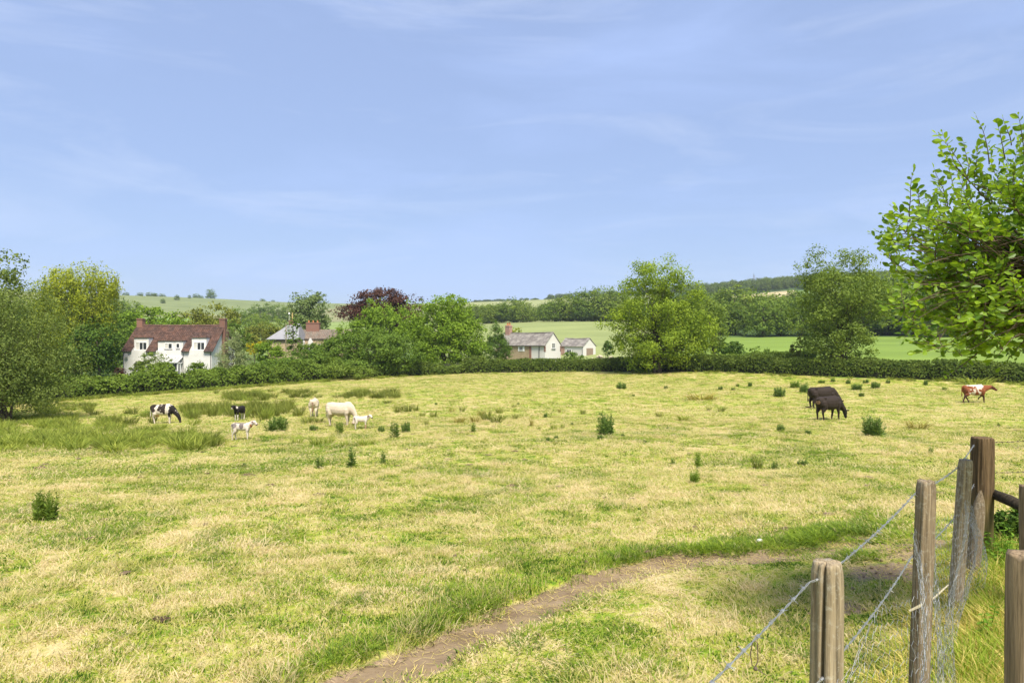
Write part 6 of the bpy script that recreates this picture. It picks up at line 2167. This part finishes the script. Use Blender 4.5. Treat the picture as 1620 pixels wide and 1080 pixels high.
    for _ in range(n):
        y = rg.uniform(1.6, 8.5); x = fence_x(y) + rg.uniform(-.12, 1.0) ** 1.0 * 2.6
        if x > .85 * y + .3: continue
        side = (x - fence_x(y))
        if y > 6.2 and side > .4 and rg.uniform() < .5: continue
        hh = rg.uniform(.55, 1.15) * (.55 if side < .15 else 1.0)
        P3.append((x, y, gz(x, y))); S3.append((1.1, 1.1, hh))
    n = len(P3)
    scatter('verge_grass', np.array(P3), np.stack([np.zeros(n), np.zeros(n), rg.uniform(0, 6.28, n)], 1), np.array(S3), rg.choice([0, 1, 3, 2, 3, 3], n), pr3, 'tall rank grass on the near side of the fence', 'grass')
    # hoof-trodden spots of bare earth in the sward
    mb = MB()
    V, Fc = [(0, 0, .012)], []
    for k in range(12):
        a_ = 2 * math.pi * k / 12; w_ = 1 + .35 * math.sin(k * 2.3) * math.cos(k * 1.1)
        V.append((w_ * math.cos(a_), .75 * w_ * math.sin(a_), -.006))
    for k in range(12): Fc.append((0, 1 + k, 1 + (k + 1) % 12))
    hp = [proto('hoof_kind_0', np_mesh('hoof', np.array(V), Fc, None, True), M['soil']), proto('hoof_kind_1', np_mesh('hoof', np.array(V), Fc, None, True), M['mole'])]
    r = np.sqrt(rg.uniform(36, 45 ** 2, 420)); a = rg.uniform(R(-40), R(40), 420)
    x, y = r * np.sin(a), r * np.cos(a)
    kp = vnoise(x + 5, y + 2, .25) > .45
    x, y = x[kp], y[kp]; n = len(x); w = rg.uniform(.02, .075, n) * (1 + r[kp] / 30)
    scatter('trodden_spots', np.stack([x, y, GZ(x, y) + .028], 1), np.stack([np.zeros(n), np.zeros(n), rg.uniform(0, 6.28, n)], 1), np.stack([w, w, np.ones(n)], 1), (rg.uniform(0, 1, n) < .12).astype(int), hp, 'hoof-trodden spots of bare earth scattered in the pasture', 'earth')
    # loose straw and clods on the path
    pr4 = []
    v, f, r_ = blades(14, .16, .05, .14, .004, 1.5, 99, .1, .6)
    v[:, 2] = np.abs(v[:, 2]) * .25 + .008
    pr4.append(proto('straw_kind', np_mesh('straw', v, f, {'rnd': r_, 'clump': r_}), L['vergedry']))
    mb = MB(); mb.ball((0, 0, 0), (.02, .016, .012), 7, 5)
    pr4.append(proto('clod_kind', np_mesh('clod', np.array(mb.v), mb.f), M['soil']))
    q = []
    for (a, b) in zip(PATH[:-1], PATH[1:]):
        ln = math.hypot(b[0] - a[0], b[1] - a[1]); nx, ny = -(b[1] - a[1]) / ln, (b[0] - a[0]) / ln
        for _ in range(int(ln * 50)):
            t = rg.uniform(0, 1); o = rg.normal() * .15
            q.append((a[0] + (b[0] - a[0]) * t + nx * o, a[1] + (b[1] - a[1]) * t + ny * o))
    for sx, sy, sr in SOILS:
        for _ in range(int(160 * sr)):
            q.append((sx + rg.normal() * sr * .7, sy + rg.normal() * sr * .7))
    q = np.array(q); n = len(q)
    w = rg.uniform(.4, 1.2, n)
    scatter('path_litter', np.stack([q[:, 0], q[:, 1], GZ(q[:, 0], q[:, 1]) + .014], 1), np.stack([np.zeros(n), np.zeros(n), rg.uniform(0, 6.28, n)], 1), np.stack([w, w, w], 1), (rg.uniform(0, 1, n) < .75).astype(int), pr4, 'loose straw and clods of earth on the trodden path', 'litter')


make_grass()
# ---------------------------------------------------------------- air
def make_haze():
    m = bpy.data.materials.new('haze_air')
    m.use_nodes = True
    nt = m.node_tree
    nt.nodes.clear()
    out = nt.nodes.new('ShaderNodeOutputMaterial')
    pv = nt.nodes.new('ShaderNodeVolumePrincipled')
    pv.inputs['Color'].default_value = (0.80, 0.88, 1.0, 1)
    pv.inputs['Density'].default_value = HAZE
    pv.inputs['Anisotropy'].default_value = 0.2
    nt.links.new(pv.outputs[0], out.inputs['Volume'])
    mb = MB().box(-1560, 1560, -1560, 1560, -12, 108)
    o = mb.build('haze', m)
    tag(o, kind='stuff')


HAZE = 0.00016
make_haze()
